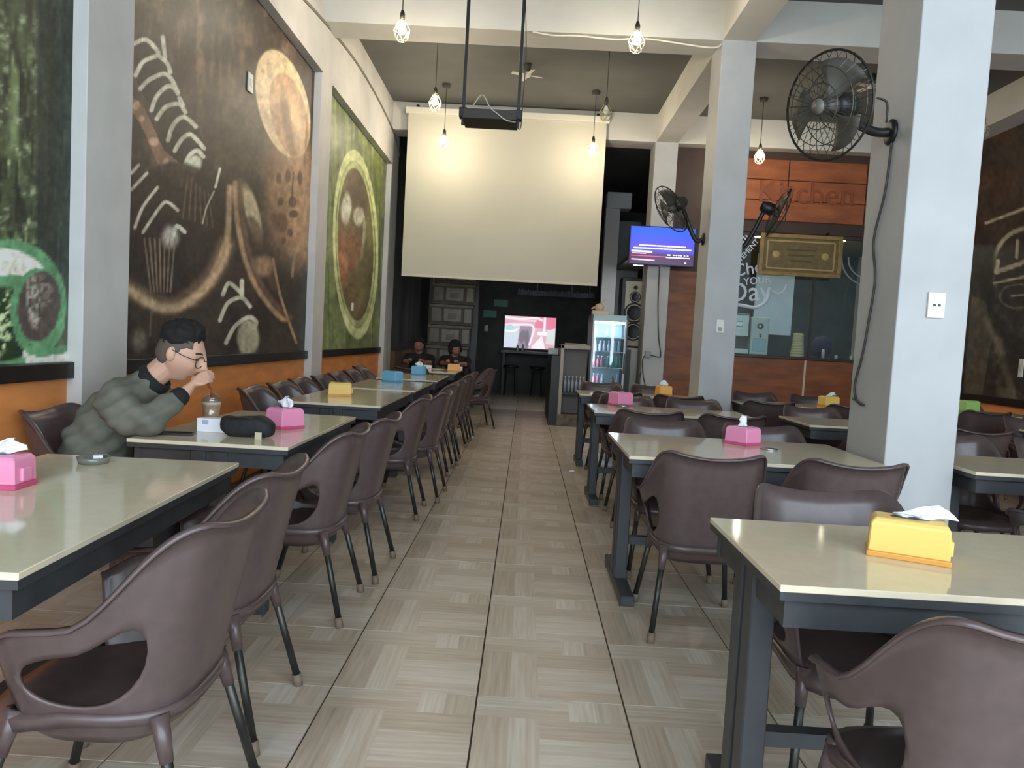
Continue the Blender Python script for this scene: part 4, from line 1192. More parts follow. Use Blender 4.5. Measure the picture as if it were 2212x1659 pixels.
obj('light_strip', bx(-.24, -.225, .03, .05, .35, 1.5), mat('cool_led_side', (220, 240, 255), .4, emit=(214, 236, 255), estr=22), t)
shelves = (.36, .62, .88, 1.12, 1.33)
for z in shelves: obj('shelf', bx(-.24, .24, .03, .46, z-.012, z), mat('white_wire_shelf', (210, 222, 228), .4), t)
for px_, tx in ((-.10, 'EL'), (.10, 'OU')):
    pass
def bottle(x, y, z, h_, r, c, label, g):
    t = thing('bottle', label, 'bottle', (x, y, z), 0, g)
    obj('bottle_body', lathe(NB(), [(0, 0), (r, 0), (r, h_*.6), (r*.45, h_*.78), (r*.38, h_*.93), (0, h_*.93)], 10), mat('bottle_%d_%d_%d' % c, c, .25, spec=.6), t, True)
    obj('cap', lathe(NB(), [(0, h_*.92), (r*.46, h_*.92), (r*.46, h_), (0, h_)], 10), mat('bottle_cap', (226, 230, 236), .4), t)
FB = [((196, 200, 214), 'clear'), ((176, 112, 128), 'pink'), ((86, 158, 150), 'green'), ((150, 126, 112), 'brown'), ((180, 204, 220), 'water')]
rows_ = [(.36, .13, ((-.13, 4), (-.06, 4), (.01, 4), (.13, 4))), (.62, .16, ((-.18, 1), (-.12, 1), (-.05, 0), (.10, 3), (.17, 0))),
         (.88, .17, ((-.19, 1), (-.13, 1), (-.07, 1), (.02, 2), (.09, 2), (.15, 2), (.20, 2))),
         (1.12, .16, ((-.18, 0), (-.11, 0), (-.05, 0), (.02, 0), (.10, 4), (.17, 4))), (1.33, .13, ((-.17, 0), (-.02, 0), (.07, 4)))]
SHN = ('bottom', 'second', 'middle', 'fourth', 'top')
for si, (z, h_, bs) in enumerate(rows_):
    for (x, ci) in bs:
        c, nm = FB[ci]
        bottle(1.225+x, 11.07, z, h_, .026, c, '%s bottle on the %s shelf of the drinks fridge' % (nm, SHN[si]), '%s bottles on the %s fridge shelf' % (nm, SHN[si]))
t = thing('cream_tin', 'cream box with a spouted lid on top of the fridge', 'box', (1.05, 11.08, 1.66))
obj('tin_body', bx(-.09, .16, -.08, .1, 0, .06, .008), mat('cream_tin_paint', (222, 196, 164), .5), t)
bm = NB(); ball(bm, (0.02, 0, .11), .06, 14, 10, (1.2, 1, 1)); obj('pot', bm, mat('cream_tin_paint', (222, 196, 164), .5), t, True)
obj('spout', tube(NB(), [(-.04, 0, .11), (-.10, 0, .085)], [.02, .012], 8), mat('cream_tin_paint', (222, 196, 164), .5), t, True)
obj('handle', tube(NB(), [(.03, 0, .16), (.07, 0, .20), (.11, 0, .235)], .010, 8), mat('cream_tin_paint', (222, 196, 164), .5), t, True)

t = thing('cash_counter', 'grey topped cash counter with an open shelf, beside the fridge', 'counter', (.72, 10.72, 0))
CF = mat('grey_beige_board', (172, 162, 150), .5, noise=.1, nscale=6)
obj('end_board', bx(-.205, -.155, 0, .9, .16, 1.19, .004), CF, t)
obj('counter_top', bx(-.205, .225, 0, .95, 1.13, 1.19, .006), CF, t)
obj('back_board', bx(-.155, .21, .30, .33, .1, 1.13), mat('grey_board', (120, 116, 110), .6), t)
obj('shelf', bx(-.155, .21, 0.02, .30, .46, .49), mat('dark_shelf', (66, 64, 62), .6), t)
obj('stone_base', bx(-.215, .21, -.02, .5, 0, .17, .012), mat('rough_stone', (120, 112, 100), .9, noise=.5, nscale=14, bump=.6), t)
for k in range(6):
    bottle(.72-.11+.055*k, 10.72+.14, .49, .24, .024, (164, 170, 180), 'water bottle in the open shelf of the cash counter', 'water bottles in the cash counter')
sd = obj('side_counter', bx(-.33, -.205, .02, 2.0, 0, 1.02), mat('dark_counter_side', (44, 44, 42), .5, noise=.2), t)
o = obj('card_stand', bx(-.09, .09, -.02, .02, 0, .10, .008), mat('pale_mint_card', (206, 222, 220), .4), None, False, (.45, 11.75, 1.02)); tag(o, 'pale mint card stand at the end of the cash counter', 'card stand')
o = obj('folder', bx(-.16, .16, -.1, .1, 0, .025, .006), mat('grey_folder', (150, 144, 134), .6), None, False, (.74, 11.0, 1.19)); tag(o, 'grey folder lying on the cash counter', 'folder')

t = thing('speaker_stand', 'white cabinet under the tall speaker', 'cabinet', (1.70, 12.0, 0))
obj('cabinet_body', bx(-.30, .30, -.22, .25, 0, 1.19, .006), mat('white_cabinet', (214, 212, 206), .5), t)
obj('cabinet_door', bx(-.29, -.02, -.235, -.22, .03, 1.16, .004), mat('grey_cabinet_door', (120, 122, 122), .5), t)
t = thing('floor_speaker', 'tall black speaker with a cream front and dark cones', 'speaker', (1.70, 12.0, 1.19))
obj('speaker_box', bx(-.22, .22, -.16, .2, 0, 1.12, .015), BLACKP, t)
obj('baffle', bx(-.16, .16, -.18, -.16, .03, 1.06, .01), mat('cream_baffle', (198, 190, 168), .4), t)
for (z, r) in ((.26, .14), (.56, .155), (.81, .085), (.96, .035)):
    obj('cone', lathe(NB(), [(0, .0), (r*.3, .012), (r*.85, -.002), (r, .016), (r*1.06, .0), (0, -.002)], 24, (0, -.18, z), (0, -1, 0)), BLACKP, t, True)

# ================================================================== BACK ROOM
POST = mat('pale_post_paint', (206, 206, 204), .6)
struct('trim_1', bx(1.36, 1.62, 13.9, 14.15, 0, 3.75), POST, 'pale post with a bracket head in the back room')
struct('trim_2', bx(1.36, 1.82, 13.85, 14.2, 3.75, 4.05, .02), POST, 'pale bracket on the post head')
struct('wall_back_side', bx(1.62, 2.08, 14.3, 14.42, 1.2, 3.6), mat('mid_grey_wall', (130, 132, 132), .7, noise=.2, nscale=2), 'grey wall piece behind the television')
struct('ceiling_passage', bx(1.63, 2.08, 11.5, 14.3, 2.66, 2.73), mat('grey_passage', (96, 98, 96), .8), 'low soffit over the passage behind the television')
t = thing('passage_lamp', 'bright round lamp under the passage soffit', 'lamp', (1.86, 12.8, 2.66))
obj('lamp_ring', lathe(NB(), [(.11, -.03), (.125, -.02), (.125, 0), (.11, 0)], 20), mat('white_trim', (230, 228, 220), .5), t, True)
obj('lamp_glass', lathe(NB(), [(0, -.055), (.08, -.05), (.11, -.031), (.11, 0), (0, 0)], 20), mat('cool_lamp', (255, 255, 250), .4, emit=(244, 250, 255), estr=70), t, True)
struct('trim_3', bx(-2.0, -1.86, 15.4, 15.6, 0, 4.25), POST, 'pale post beside the stacked crates')
# crates
CR1 = mat('crate_grey_wood', (116, 108, 96), .7, noise=.35, nscale=7); CR2 = mat('crate_pale_panel', (140, 136, 126), .7, noise=.25, nscale=9); CR3 = mat('crate_brown_wood', (92, 78, 62), .7, noise=.3, nscale=7)
NM = ('bottom', 'second', 'third', 'fourth', 'fifth', 'sixth', 'seventh')
for k in range(7):
    t = thing('crate', '%s grey panelled crate of the tall stack behind the seated pair' % NM[k], 'crate', (-1.38+.022*k, 12.75, .352*k), 0, 'stacked panelled crates')
    obj('crate_body', bx(-.36, .36, -.2, .3, 0, .345, .006), CR3, t)
    obj('top_rail', bx(-.37, .37, -.225, -.2, .30, .348, .004), CR1, t); obj('bottom_rail', bx(-.37, .37, -.222, -.2, 0.002, .035, .004), CR3, t)
    obj('centre_panel', bx(-.13, .17, -.218, -.2, .06, .28, .012), CR2, t); obj('side_panel', bx(-.34, -.17, -.212, -.2, .05, .29, .01), CR1, t); obj('side_panel', bx(.22, .34, -.216, -.2, .05, .29, .01), CR2, t)
    obj('cut_out', bx(-.05, .09, -.222, -.217, .10, .20, .002), CR1, t)
struct('trim_4', bx(-.98, -.86, 12.8, 12.95, 0, 4.25), mat('dark_iron_post', (64, 62, 60), .5), 'dark post beside the stacked crates')
# panel on the far wall, its painted street view glows by emission
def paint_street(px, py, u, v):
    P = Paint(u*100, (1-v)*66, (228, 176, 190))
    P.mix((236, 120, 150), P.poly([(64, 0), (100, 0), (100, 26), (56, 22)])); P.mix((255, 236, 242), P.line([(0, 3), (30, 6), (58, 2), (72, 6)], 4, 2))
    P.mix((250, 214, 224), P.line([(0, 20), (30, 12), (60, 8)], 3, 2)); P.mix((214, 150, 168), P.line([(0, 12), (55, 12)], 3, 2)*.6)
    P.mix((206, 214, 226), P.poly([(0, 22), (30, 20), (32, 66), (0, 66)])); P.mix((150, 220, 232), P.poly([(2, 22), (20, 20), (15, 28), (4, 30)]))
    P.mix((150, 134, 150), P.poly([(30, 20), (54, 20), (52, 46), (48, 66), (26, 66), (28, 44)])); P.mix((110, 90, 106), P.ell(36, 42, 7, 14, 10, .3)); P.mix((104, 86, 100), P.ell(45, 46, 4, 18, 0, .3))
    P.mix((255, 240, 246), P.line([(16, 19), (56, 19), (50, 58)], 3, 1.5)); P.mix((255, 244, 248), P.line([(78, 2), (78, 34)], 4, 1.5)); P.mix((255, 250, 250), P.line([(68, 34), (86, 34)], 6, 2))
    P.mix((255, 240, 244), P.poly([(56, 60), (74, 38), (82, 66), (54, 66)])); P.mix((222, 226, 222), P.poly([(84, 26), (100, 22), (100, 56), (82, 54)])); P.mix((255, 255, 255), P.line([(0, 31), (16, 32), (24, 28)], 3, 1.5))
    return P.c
t = thing('glow_panel', 'bright pink and white glowing panel on the dark far wall', 'screen', (.08, 16.97, 1.40))
obj('panel_frame', bx(-.62, .62, -.01, .03, -.40, .40, .01), BLACKP, t)
print_sheet('panel_picture', (-.585, -.013, -.365), (1.17, 0, 0), (0, 0, .73), 120, 78, paint_street, attr_mat('street_picture', .2, emit=.62), (0, 1, 0), .001, t)
obj('panel_stand', bx(-.1, .1, .0, .03, -.44, -.39), BLACKP, t)
# name letters on hangers
t = thing('name_sign', 'grey raised name lettering hung below the screen on the far wall', 'sign', (.61, 16.5, 2.30))
for wd, x in (('Mohammad', -.47), ('Rizki', .085), ('Maharadi', .555)):
    o = obj('word', text_mesh('word', wd, .165, .02, .002), mat('grey_violet_letters', (120, 116, 132), .4), t); o.rotation_euler = (R(90), 0, 0); o.scale = (.95, 1, 1); o.location = (x, 0, 0)
obj('letter_rail', bx(-.86, .86, .012, .03, -.075, .04), mat('smoky_backing', (70, 70, 78), .4), t)
for x in (-.42, .35, .75): obj('hanger', bx(x-.012, x+.012, .0, .02, .03, 1.95), mat('pale_hanger', (150, 150, 150), .5), t)
for (x, z, w, lb) in ((-.62, 2.04, .32, 'upper small green notice on the dark far wall'), (-.86, 1.78, .30, 'lower small green notice on the dark far wall')):
    o = obj('notice', bx(-w/2, w/2, -.01, 0, -.08, .08), mat('mint_notice', (120, 170, 152), .6), None, False, (x, YB-.0, z)); tag(o, lb, 'notice', 'green notices')
plate('light_switch', 'white switch on the dark far wall', 'switch', (-.93, YB, 1.45), (0, -1, 0), .08, .14, 0)
# dark side table and stools below the bright panel
t = thing('side_counter', 'dark narrow counter below the bright wall panel', 'counter', (.1, 16.6, 0))
obj('counter_slab', bx(-.65, .6, -.25, .36, .92, .97, .006), mat('dark_slab', (70, 70, 70), .4), t)
for x in (-.6, .52): obj('support', bx(x, x+.06, -.2, .3, 0, .92), BLACKM, t)
for x, lb in ((-.30, 'dark stool below the bright wall panel, staircase side'), (.28, 'dark stool below the bright wall panel, counter side')):
    t = thing('bar_stool', lb, 'stool', (x, 16.15, 0), 0, 'dark stools at the far counter')
    obj('seat', lathe(NB(), [(0, .60), (.16, .60), (.17, .63), (.15, .66), (0, .66)], 18), BLACKP, t, True)
    for k in range(4):
        a = PI/4+k*PI/2; obj('leg', tube(NB(), [(.11*math.cos(a), .11*math.sin(a), .6), (.17*math.cos(a), .17*math.sin(a), 0)], .014, 6), BLACKM, t)
for k, (x, h_) in enumerate(((-.28, .14), (-.16, .16))):
    o = obj('small_jar', lathe(NB(), [(0, 0), (.03, 0), (.03, h_*.7), (.015, h_), (0, h_)], 10), mat('pale_jar', (210, 206, 200), .3), None, True, (x+.1, 16.5, .97)); tag(o, 'small pale jar on the dark counter below the wall panel', 'jar', 'jars on the far counter')

# ================================================================== PEOPLE
def limb_bm(joints, bones, n=14):
    """overlapping tapered limbs; radius (sideways, front-back) or one number"""
    bm = NB()
    def fr(d):
        lat = Vector((0, 1, 0)); lat = lat-d*lat.dot(d)
        if lat.length < .35: lat = Vector((1, 0, 0)); lat = lat-d*lat.dot(d)
        lat.normalize(); return lat, d.cross(lat)
    rr = lambda k: joints[k][1] if isinstance(joints[k][1], tuple) else (joints[k][1],)*2
    for k in joints:
        a, b = rr(k); c = Vector(joints[k][0])
        res = bmesh.ops.create_uvsphere(bm, u_segments=n, v_segments=10, radius=1)
        for v in res['verts']: v.co = Vector((v.co.x*b, v.co.y*a, v.co.z*min(a, b)))+c
    for p, q in bones:
        A, B_ = Vector(joints[p][0]), Vector(joints[q][0]); d = (B_-A).normalized()
        l, u = fr(d); ra, rb = rr(p), rr(q)
        rings = [[bm.verts.new(P_+l*math.cos(2*PI*k/n)*r[0]+u*math.sin(2*PI*k/n)*r[1]) for k in range(n)] for P_, r in ((A, ra), (B_, rb))]
        for k in range(n): bm.faces.new((rings[0][k], rings[0][(k+1) % n], rings[1][(k+1) % n], rings[1][k]))
        bm.faces.new(rings[0][::-1]); bm.faces.new(rings[1])
    bmesh.ops.recalc_face_normals(bm, faces=bm.faces)
    return bm

def fuse(o, voxel, it=4, fac=.5):
    """melt overlapping closed pieces of o into one continuous smooth surface"""
    m1 = o.modifiers.new('r', 'REMESH'); m1.mode = 'VOXEL'; m1.voxel_size = voxel; m1.use_smooth_shade = True
    if it:
        m2 = o.modifiers.new('s', 'SMOOTH'); m2.iterations = it; m2.factor = fac
    mt = o.data.materials[0]
    bake(o)
    o.data.materials.clear(); o.data.materials.append(mt)
    for p in o.data.polygons: p.use_smooth = True
    return o

def skin_part(name, joints, bones, material, parent=None, sub=2, root=None, voxel=.012, it=6):
    return fuse(obj(name, limb_bm(joints, bones), material, parent, True), voxel, it)

def head_bm(c, f, up, scale=1.0, n=56, m_=44):
    """face-shaped ovoid: c centre, f facing, up crown direction"""
    f = Vector(f).normalized(); up = Vector(up); up = (up-f*up.dot(f)).normalized(); r_ = f.cross(up)
    bm = NB(); G = []
    def g(a, b, s): return math.exp(-((a/s)**2+(b/s)**2))
    for i in range(m_+1):
        la = -90+180*i/m_; row = []
        for j in range(n):
            lo = -180+360*j/n
            cl, sl = math.cos(R(la)), math.sin(R(la))
            x = cl*math.cos(R(lo)); y = cl*math.sin(R(lo)); z = sl
            ax = .100 if x > 0 else .098
            jaw = 1-.26*smooth01(-.15, -.95, z) if x > -.3 else 1-.32*smooth01(-.1, -.8, z)
            px_ = x*ax*(1 if z > -.2 else (1-.10*smooth01(-.2, -1, z) if x > 0 else 1-.45*smooth01(-.2, -.9, z)))
            py_ = y*.077*jaw; pz_ = z*(.118 if z > 0 else .122)
            al = abs(lo)
            d = 0
            d += .036*math.exp(-(lo/10)**2)*math.exp(-((la+12)/9)**2)        # nose tip
            d += .020*math.exp(-(lo/8)**2)*math.exp(-((la-3)/12)**2)        # nose bridge
            d += .006*math.exp(-(lo/34)**2)*math.exp(-((la-18)/9)**2)       # brow
            d -= .009*math.exp(-((al-21)/10)**2)*math.exp(-((la-5)/8)**2)   # eye sockets
            d += .004*math.exp(-((al-34)/14)**2)*math.exp(-((la+12)/12)**2)  # cheek bones
            d += .010*math.exp(-(lo/15)**2)*math.exp(-((la+32)/6)**2)       # lips
            d -= .003*math.exp(-(lo/16)**2)*math.exp(-((la+41)/4)**2)
            d += .010*math.exp(-(lo/22)**2)*math.exp(-((la+56)/12)**2)      # chin
            row.append((px_+d*x, py_+d*y, pz_+d*z*.4))
        G.append(row)
    V_ = [[bm.verts.new(Vector(c)+(f*p[0]+r_*(-p[1])+up*p[2])*scale) for p in row] for row in G]
    for i in range(m_):
        for j in range(n):
            q = (V_[i][j], V_[i][(j+1) % n], V_[i+1][(j+1) % n], V_[i+1][j])
            bm.faces.new(q)
    bmesh.ops.remove_doubles(bm, verts=bm.verts, dist=1e-5)
    bmesh.ops.recalc_face_normals(bm, faces=bm.faces)
    return bm, f, r_, up

def hand_joints(wrist, palm, fdir, side, curl, size=1.0, pre=''):
    """joints for palm and five fingers. fdir finger direction, side thumb side, curl direction the fingers bend to"""
    w, p = Vector(wrist), Vector(palm); fd = Vector(fdir).normalized(); sd = Vector(side).normalized(); cu = Vector(curl).normalized()
    J = {}; B = []
    J[pre+'palm'] = (tuple(p), (.021*size, .015*size))
    for k, (off, L_) in enumerate(((.027, .066), (.009, .076), (-.009, .072), (-.026, .056))):
        base = p+fd*.036*size+sd*off*size*.95
        a = base+fd*L_*.42*size+cu*L_*.12*size
        b = a+fd*L_*.12*size+cu*L_*.42*size
        e = b-fd*L_*.25*size+cu*L_*.20*size
        n = pre+'f%d' % k
        J[n+'a'] = (tuple(base), .0092*size); J[n+'b'] = (tuple(a), .0086*size); J[n+'c'] = (tuple(b), .008*size); J[n+'d'] = (tuple(e), .0068*size)
        B += [(pre+'palm', n+'a'), (n+'a', n+'b'), (n+'b', n+'c'), (n+'c', n+'d')]
    a = p+sd*.028*size+cu*.012*size; b = a+fd*.03*size+cu*.022*size+sd*.004*size; e = b+fd*.024*size+cu*.006*size-sd*.012*size
    J[pre+'ta'] = (tuple(a), .011*size); J[pre+'tb'] = (tuple(b), .0095*size); J[pre+'tc'] = (tuple(e), .008*size)
    B += [(pre+'palm', pre+'ta'), (pre+'ta', pre+'tb'), (pre+'tb', pre+'tc')]
    return J, B

def join_meshes(name, objs, material, parent):
    bm = NB()
    for o in objs:
        bm.from_mesh(o.data)
        me = o.data; bpy.data.objects.remove(o); bpy.data.meshes.remove(me)
    return obj(name, bm, material, parent, True)

def hair_cap(c, f, r_, up, scale, fn, material, parent, n=48, m_=30, noise=.006, seed=1):
    """fn(lat, lon) -> thickness (<=0 means bare skin)"""
    bm = NB(); V_ = {}
    rs = random.Random(seed)
    for i in range(m_+1):
        la = -50+140*i/m_
        for j in range(n):
            lo = -180+360*j/n; th = fn(la, lo)
            cl, sl = math.cos(R(la)), math.sin(R(la))
            x, y, z = cl*math.cos(R(lo)), cl*math.sin(R(lo)), sl
            k = max(th, -.012)
            if th > .004: k += rs.uniform(-noise, noise)
            back = 1 if z > -.2 else (1-.10*smooth01(-.2, -1, z) if x > 0 else 1-.45*smooth01(-.2, -.9, z))
            p = ((x*(.099+k))*back, y*(.077+k), z*((.118 if z > 0 else .122)+k))
            V_[i, j] = (bm.verts.new(Vector(c)+(f*p[0]-r_*p[1]+up*p[2])*scale), th)
    for i in range(m_):
        for j in range(n):
            q = [V_[i, j], V_[i, (j+1) % n], V_[i+1, (j+1) % n], V_[i+1, j]]
            if max(v[1] for v in q) > 0: bm.faces.new([v[0] for v in q])
    bmesh.ops.delete(bm, geom=[v for v in bm.verts if not v.link_faces], context='VERTS')
    bmesh.ops.remove_doubles(bm, verts=bm.verts, dist=1e-5)
    bmesh.ops.recalc_face_normals(bm, faces=bm.faces)
    return obj('hair', bm, material, parent, True)

# ---------------------------------------------------------------- the man drinking
man = thing('person', 'person in an olive jacket leaning over to sip from a straw', 'person', (-1.90, 3.28, 0))
inv = Vector((1.90, -3.28, 0))
def L(p): return tuple(Vector(p)+inv)
HC = Vector(L((-1.553, 3.295, 1.075)))
hf = Vector((math.cos(R(21)), .10, -math.sin(R(21))))
hup = Vector((math.sin(R(21)), 0, math.cos(R(21))))
bmh, hf, hr, hu = head_bm(HC, hf, hup, 1.02)
head = obj('h', bmh, SKIN, None, True)
# neck, arms, hands and legs as one surface under the clothes
J = {'pelvis': (L((-1.92, 3.28, .52)), (.11, .10)), 'belly': (L((-1.90, 3.28, .64)), (.10, .09)), 'chest': (L((-1.825, 3.28, .77)), (.10, .085)),
     'top': (L((-1.745, 3.28, .87)), (.08, .06)), 'neck': (L((-1.665, 3.285, .968)), .058), 'neck2': (L((-1.60, 3.29, 1.03)), .056)}
B = [('pelvis', 'belly'), ('belly', 'chest'), ('chest', 'top'), ('top', 'neck'), ('neck', 'neck2')]
J.update({'rsh': (L((-1.735, 3.12, .86)), .045), 'rel': (L((-1.575, 3.06, .785)), .04), 'rwr': (L((-1.475, 3.185, .915)), .027),
          'lsh': (L((-1.745, 3.45, .86)), .045), 'lel': (L((-1.80, 3.50, .68)), .04), 'lwr': (L((-1.67, 3.40, .635)), .027)})
B += [('top', 'rsh'), ('rsh', 'rel'), ('rel', 'rwr'), ('top', 'lsh'), ('lsh', 'lel'), ('lel', 'lwr')]
h1, b1 = hand_joints(L((-1.475, 3.185, .915)), L((-1.452, 3.215, .952)), (.62, .45, .45), (-.45, .35, .80), (.05, .75, -.10), .95, 'r')
J.update(h1); B += b1+[('rwr', 'rpalm')]
h2, b2 = hand_joints(L((-1.67, 3.40, .635)), L((-1.64, 3.39, .628)), (1, -.1, -.15), (0, -1, 0), (.1, 0, -1), .92, 'l')
J.update(h2); B += b2+[('lwr', 'lpalm')]
for s, q in ((-1, 'r'), (1, 'l')):
    y = 3.28+s*.10
    J.update({q+'hip': (L((-1.90, y, .51)), .085), q+'kn': (L((-1.52, y+s*.03, .53)), .06), q+'an': (L((-1.58, y+s*.03, .09)), .042), q+'toe': (L((-1.44, y+s*.04, .04)), .035)})
    B += [('pelvis', q+'hip'), (q+'hip', q+'kn'), (q+'kn', q+'an'), (q+'an', q+'toe')]
core = obj('b', limb_bm(J, B), SKIN, None, True)
body = fuse(join_meshes('body', [core, head], SKIN, man), .0042, 2, .4)
# ear
def hp(fx, sy, uz): return HC+hf*fx*1.02+hr*sy*1.02+hu*uz*1.02
for s in (-1, 1):
    # hr points to the sitter's right (towards the camera)
    bm = NB(); ball(bm, (0, 0, 0), 1, 14, 10)
    for v in bm.verts:
        a, b, c = v.co
        v.co = hp(-.012+a*.019-.004*c, s*(.076+abs(b)*.004+b*s*.010+.008*max(0, -a)), .0+c*.033)
    obj('ear', bm, SKIN, man, True)
    bm = NB(); ball(bm, (0, 0, 0), 1, 10, 8)
    for v in bm.verts: v.co = hp(.083+v.co.x*.009, s*.033+v.co.y*.014, .010+v.co.z*.0055)
    obj('eye', bm, mat('dark_eye', (40, 30, 27), .3), man, True)
    obj('eyebrow', tube(NB(), spline([hp(.094, s*.012, .034), hp(.090, s*.032, .041), hp(.074, s*.050, .036)], 4), [.003]+[.0042]*7+[.002], 6), mat('brow_hair', (58, 46, 40), .8), man, True)
obj('lips', tube(NB(), spline([hp(.088, -.022, -.066), hp(.100, 0, -.064), hp(.088, .022, -.066)], 4), [.002]+[.0042]*7+[.002], 6), mat('lip_skin', (168, 104, 96), .5), man, True)
# hair: full on top, cropped at the sides
def hair_top(la, lo):
    a = abs(lo)
    line = 40-26*smooth01(40, 120, a)+10*math.exp(-(lo/25)**2)
    t_ = .004+.034*smooth01(line, line+24, la)
    return t_ if la > line else -.02
hair_cap(HC, hf, hr, hu, 1.02, hair_top, HAIR, man, noise=.009)
def hair_side(la, lo):
    a = abs(lo)
    low = 24-52*smooth01(62, 120, a)
    return .0045 if la > low and a > 48 and la < 50 else -.02
hair_cap(HC, hf, hr, hu, 1.02, hair_side, mat('cropped_hair', (96, 82, 72), .8, bump=.3, nscale=120), man, noise=.0006).name = 'cropped_hair'
# glasses
gl = obj('glasses', tube(NB(), [hp(.111, -.010, .012), hp(.117, 0, .016), hp(.111, .010, .012)], .0018, 6), mat('thin_glasses_frame', (70, 60, 56), .3, metal=.5), man, True)
for s in (-1, 1):
    ringp = [hp(.109-.014*abs(math.cos(a)*.5+.5), s*(.037+.029*math.cos(a)), .004+.026*math.sin(a)) for a in np.linspace(0, 2*PI, 20, endpoint=False)]
    obj('lens_rim', tube(NB(), ringp, .0020, 6, closed=True), mat('thin_glasses_frame', (70, 60, 56), .3, metal=.5), gl, True)
    obj('temple', tube(NB(), [hp(.092, s*.062, .012), hp(.04, s*.082, .014), hp(-.014, s*.086, .020)], .0018, 6), mat('thin_glasses_frame', (70, 60, 56), .3, metal=.5), gl, True)
# clothes
JACK = mat('olive_grey_jacket', (112, 111, 98), .85, noise=.25, nscale=9, bump=.25)
JK = {'pelvis': (L((-1.925, 3.28, .555)), (.16, .15)), 'belly': (L((-1.915, 3.28, .64)), (.16, .145)), 'chest': (L((-1.84, 3.28, .775)), (.15, .135)),
      'top': (L((-1.755, 3.28, .872)), (.13, .105)), 'col': (L((-1.685, 3.285, .935)), (.082, .072)),
      'rsh': (L((-1.735, 3.11, .862)), .088), 'rmid': (L((-1.66, 3.06, .81)), .080), 'rel': (L((-1.575, 3.055, .797)), .070), 'rfa': (L((-1.525, 3.12, .85)), .056), 'rwr': (L((-1.492, 3.165, .893)), .041),
      'lsh': (L((-1.745, 3.45, .862)), .085), 'lel': (L((-1.80, 3.50, .68)), .064), 'lwr': (L((-1.70, 3.41, .645)), .045)}
BK = [('pelvis', 'belly'), ('belly', 'chest'), ('chest', 'top'), ('top', 'col'), ('top', 'rsh'), ('rsh', 'rmid'), ('rmid', 'rel'), ('rel', 'rfa'), ('rfa', 'rwr'), ('top', 'lsh'), ('lsh', 'lel'), ('lel', 'lwr')]
jk = skin_part('jacket', JK, BK, JACK, man, 3, 'belly')
for v in jk.data.vertices:   # soft cloth folds
    c = v.co; n = v.normal
    v.co = c+n*(.006*math.sin(c.x*38+c.z*46+c.y*17)+.004*math.sin(c.z*90-c.x*60))
DKC = mat('black_ribbing', (26, 27, 28), .85, bump=.3, nscale=80)
ax = Vector(L((-1.60, 3.29, 1.03)))-Vector(L((-1.70, 3.285, .935))); ax.normalize(); u_, v_ = frame_axes(ax)
cc = Vector(L((-1.665, 3.285, .955)))
bm = NB(); lathe(bm, [(.072, -.035), (.080, -.015), (.076, .012), (.069, .028), (.062, .026), (.062, -.035)], 28, cc, ax)
obj('collar', bm, DKC, jk, True)
wv = Vector(L((-1.475, 3.185, .915)))-Vector(L((-1.525, 3.12, .85)))
wn = wv.normalized(); w0 = Vector(L((-1.492, 3.165, .893)))
obj('cuff', tube(NB(), [w0-wn*.02, w0, w0+wn*.022, w0+wn*.030], [.042, .043, .037, .030], 18), DKC, jk, True)
TR = {'pelvis': (L((-1.93, 3.28, .52)), (.15, .14))}
TB = []
for s, q in ((-1, 'r'), (1, 'l')):
    y = 3.28+s*.10
    TR.update({q+'hip': (L((-1.89, y, .515)), .10), q+'kn': (L((-1.515, y+s*.03, .53)), .078), q+'an': (L((-1.58, y+s*.03, .10)), .058)})
    TB += [('pelvis', q+'hip'), (q+'hip', q+'kn'), (q+'kn', q+'an')]
skin_part('trousers', TR, TB, mat('dark_trousers', (44, 44, 48), .85), man, 2, 'pelvis')
for s in (-1, 1):
    y = 3.28+s*.13
    skin_part('shoe', {'a': (L((-1.59, y, .05)), (.045, .05)), 'b': (L((-1.50, y, .045)), (.045, .045)), 'c': (L((-1.41, y, .035)), (.04, .033))}, [('a', 'b'), ('b', 'c')], BLACKP, man, 2)

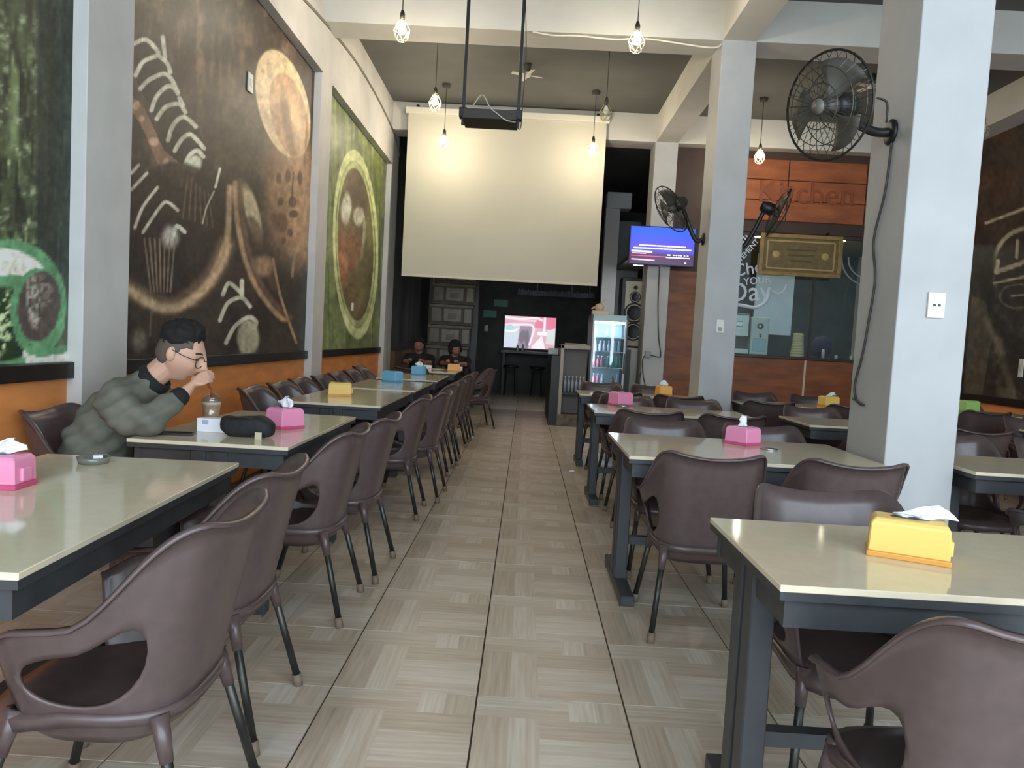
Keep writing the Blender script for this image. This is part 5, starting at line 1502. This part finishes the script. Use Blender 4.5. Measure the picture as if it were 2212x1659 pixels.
# ---------------------------------------------------------------- two people at the last table
def seated(x, y, rz, label, shirt, lean, hair_fn, skin, arms, headturn=0):
    p = thing('person', label, 'person', (x, y, 0), rz, 'two people at the last table')
    # local: facing +x
    lx = lean
    hc = Vector((.06+lx, 0, 1.09-.35*lx))
    bm, f, r_, u = head_bm(hc, (math.cos(headturn), math.sin(headturn), -.25-lx), (lx+.2, 0, 1), 1.0, 32, 24)
    hd = obj('h', bm, skin, None, True)
    J = {'pelvis': ((0, 0, .52), (.11, .10)), 'belly': ((.01, 0, .66), (.10, .09)), 'chest': ((.02+lx*.6, 0, .82), (.11, .085)), 'neck': ((.04+lx*.9, 0, .94-.2*lx), .058), 'neck2': ((.05+lx, 0, 1.02-.3*lx), .054)}
    B = [('pelvis', 'belly'), ('belly', 'chest'), ('chest', 'neck'), ('neck', 'neck2')]
    for s, q in ((-1, 'r'), (1, 'l')):
        e, w = arms
        J.update({q+'sh': ((.02+lx*.6, s*.18, .87-.1*lx), .055), q+'el': ((e[0], s*e[1], e[2]), .042), q+'wr': ((w[0], s*w[1], w[2]), .028)})
        B += [('chest', q+'sh'), (q+'sh', q+'el'), (q+'el', q+'wr')]
        hj, hb = hand_joints(w, (w[0]+.05, s*(w[1]-.02), w[2]+.03), (.8, -.2*s, .5), (0, -s, .2), (.3, -.3*s, -.7), .9, q+'h')
        J.update(hj); B += hb+[(q+'wr', q+'hpalm')]
        J.update({q+'hip': ((.04, s*.1, .50), .085), q+'kn': ((.42, s*.12, .52), .06), q+'an': ((.36, s*.12, .08), .042), q+'toe': ((.48, s*.13, .04), .034)})
        B += [('pelvis', q+'hip'), (q+'hip', q+'kn'), (q+'kn', q+'an'), (q+'an', q+'toe')]
    core = obj('b', limb_bm(J, B, 10), skin, None, True)
    fuse(join_meshes('body', [core, hd], skin, p), .008, 2, .4)
    hair_cap(hc, f, r_, u, 1.0, hair_fn, HAIR, p, 28, 18, .009)
    JS = {'pelvis': ((0, 0, .55), (.155, .135)), 'belly': ((.01, 0, .66), (.15, .13)), 'chest': ((.02+lx*.6, 0, .82), (.16, .125)), 'neck': ((.04+lx*.85, 0, .92-.2*lx), (.075, .07))}
    BS = [('pelvis', 'belly'), ('belly', 'chest'), ('chest', 'neck')]
    for s, q in ((-1, 'r'), (1, 'l')):
        e, w = arms
        JS.update({q+'sh': ((.02+lx*.6, s*.18, .86-.1*lx), .075), q+'el': ((e[0], s*e[1], e[2]), .056)})
        BS += [('chest', q+'sh'), (q+'sh', q+'el')]
    skin_part('shirt', JS, BS, shirt, p, 2, 'belly')
    TR = {'pelvis': ((0, 0, .52), (.15, .13))}; TB = []
    for s, q in ((-1, 'r'), (1, 'l')):
        TR.update({q+'hip': ((.05, s*.1, .51), .10), q+'kn': ((.42, s*.12, .52), .075), q+'an': ((.36, s*.12, .10), .055)})
        TB += [('pelvis', q+'hip'), (q+'hip', q+'kn'), (q+'kn', q+'an')]
    skin_part('trousers', TR, TB, mat('dark_trousers', (44, 44, 48), .85), p, 1, 'pelvis')
    return p
SKIN2 = mat('brown_skin', (150, 108, 88), .5, noise=.1, nscale=14)
BLK = mat('black_shirt', (28, 27, 28), .85)
short = lambda la, lo: .016 if la > (36-44*smooth01(45, 110, abs(lo))) else -.02
long_ = lambda la, lo: .026 if la > (34-75*smooth01(30, 80, abs(lo))) else -.02
seated(-1.65, 11.54, R(-89), 'person in a black top with short hair facing the aisle tables, hands on the table', BLK, .10, short, SKIN2, ((.22, .20, .80), (.42, .12, .80)))
seated(-1.08, 11.54, R(-91), 'person in a black top with long dark hair bending over the table', BLK, .16, long_, SKIN2, ((.26, .19, .80), (.44, .10, .81)), .5)
for x, lb in ((-1.65, 'brown tub chair under the short haired person at the last table'), (-1.08, 'brown tub chair under the long haired person at the last table')):
    chair(x, 11.56, 270, lb, None)
# things on their table
o = obj('dish', lathe(NB(), [(0, 0), (.05, 0), (.09, .02), (.085, .022), (.045, .006), (0, .006)], 20), mat('pale_dish', (196, 190, 176), .4), None, True, (-1.22, 10.35, TZ)); tag(o, 'pale dish on the seated pair\'s table', 'dish')
o = obj('paper_pack', bx(-.07, .07, -.04, .04, 0, .05, .006), TISSUE, None, False, (-.98, 10.82, TZ)); tag(o, 'white paper pack at the edge of the seated pair\'s table', 'pack')
o = obj('food_box', bx(-.06, .06, -.05, .05, 0, .05, .006), mat('white_card', (236, 236, 242), .6), None, False, (-1.42, 10.80, TZ)); tag(o, 'white food box in front of the short haired person', 'box')
o = obj('crumpled_paper', ball(NB(), (0, 0, .012), .022, 8, 6, (1.4, 1, .5)), TISSUE, None, False, (.50, 6.9, 0)); tag(o, 'small scrap of white paper on the aisle floor', 'paper')
o = obj('crumpled_paper', ball(NB(), (0, 0, .012), .03, 8, 6, (1.4, 1, .5)), TISSUE, None, False, (-.62, 8.9, 0)); tag(o, 'scrap of white paper under the pulled out chair', 'paper')
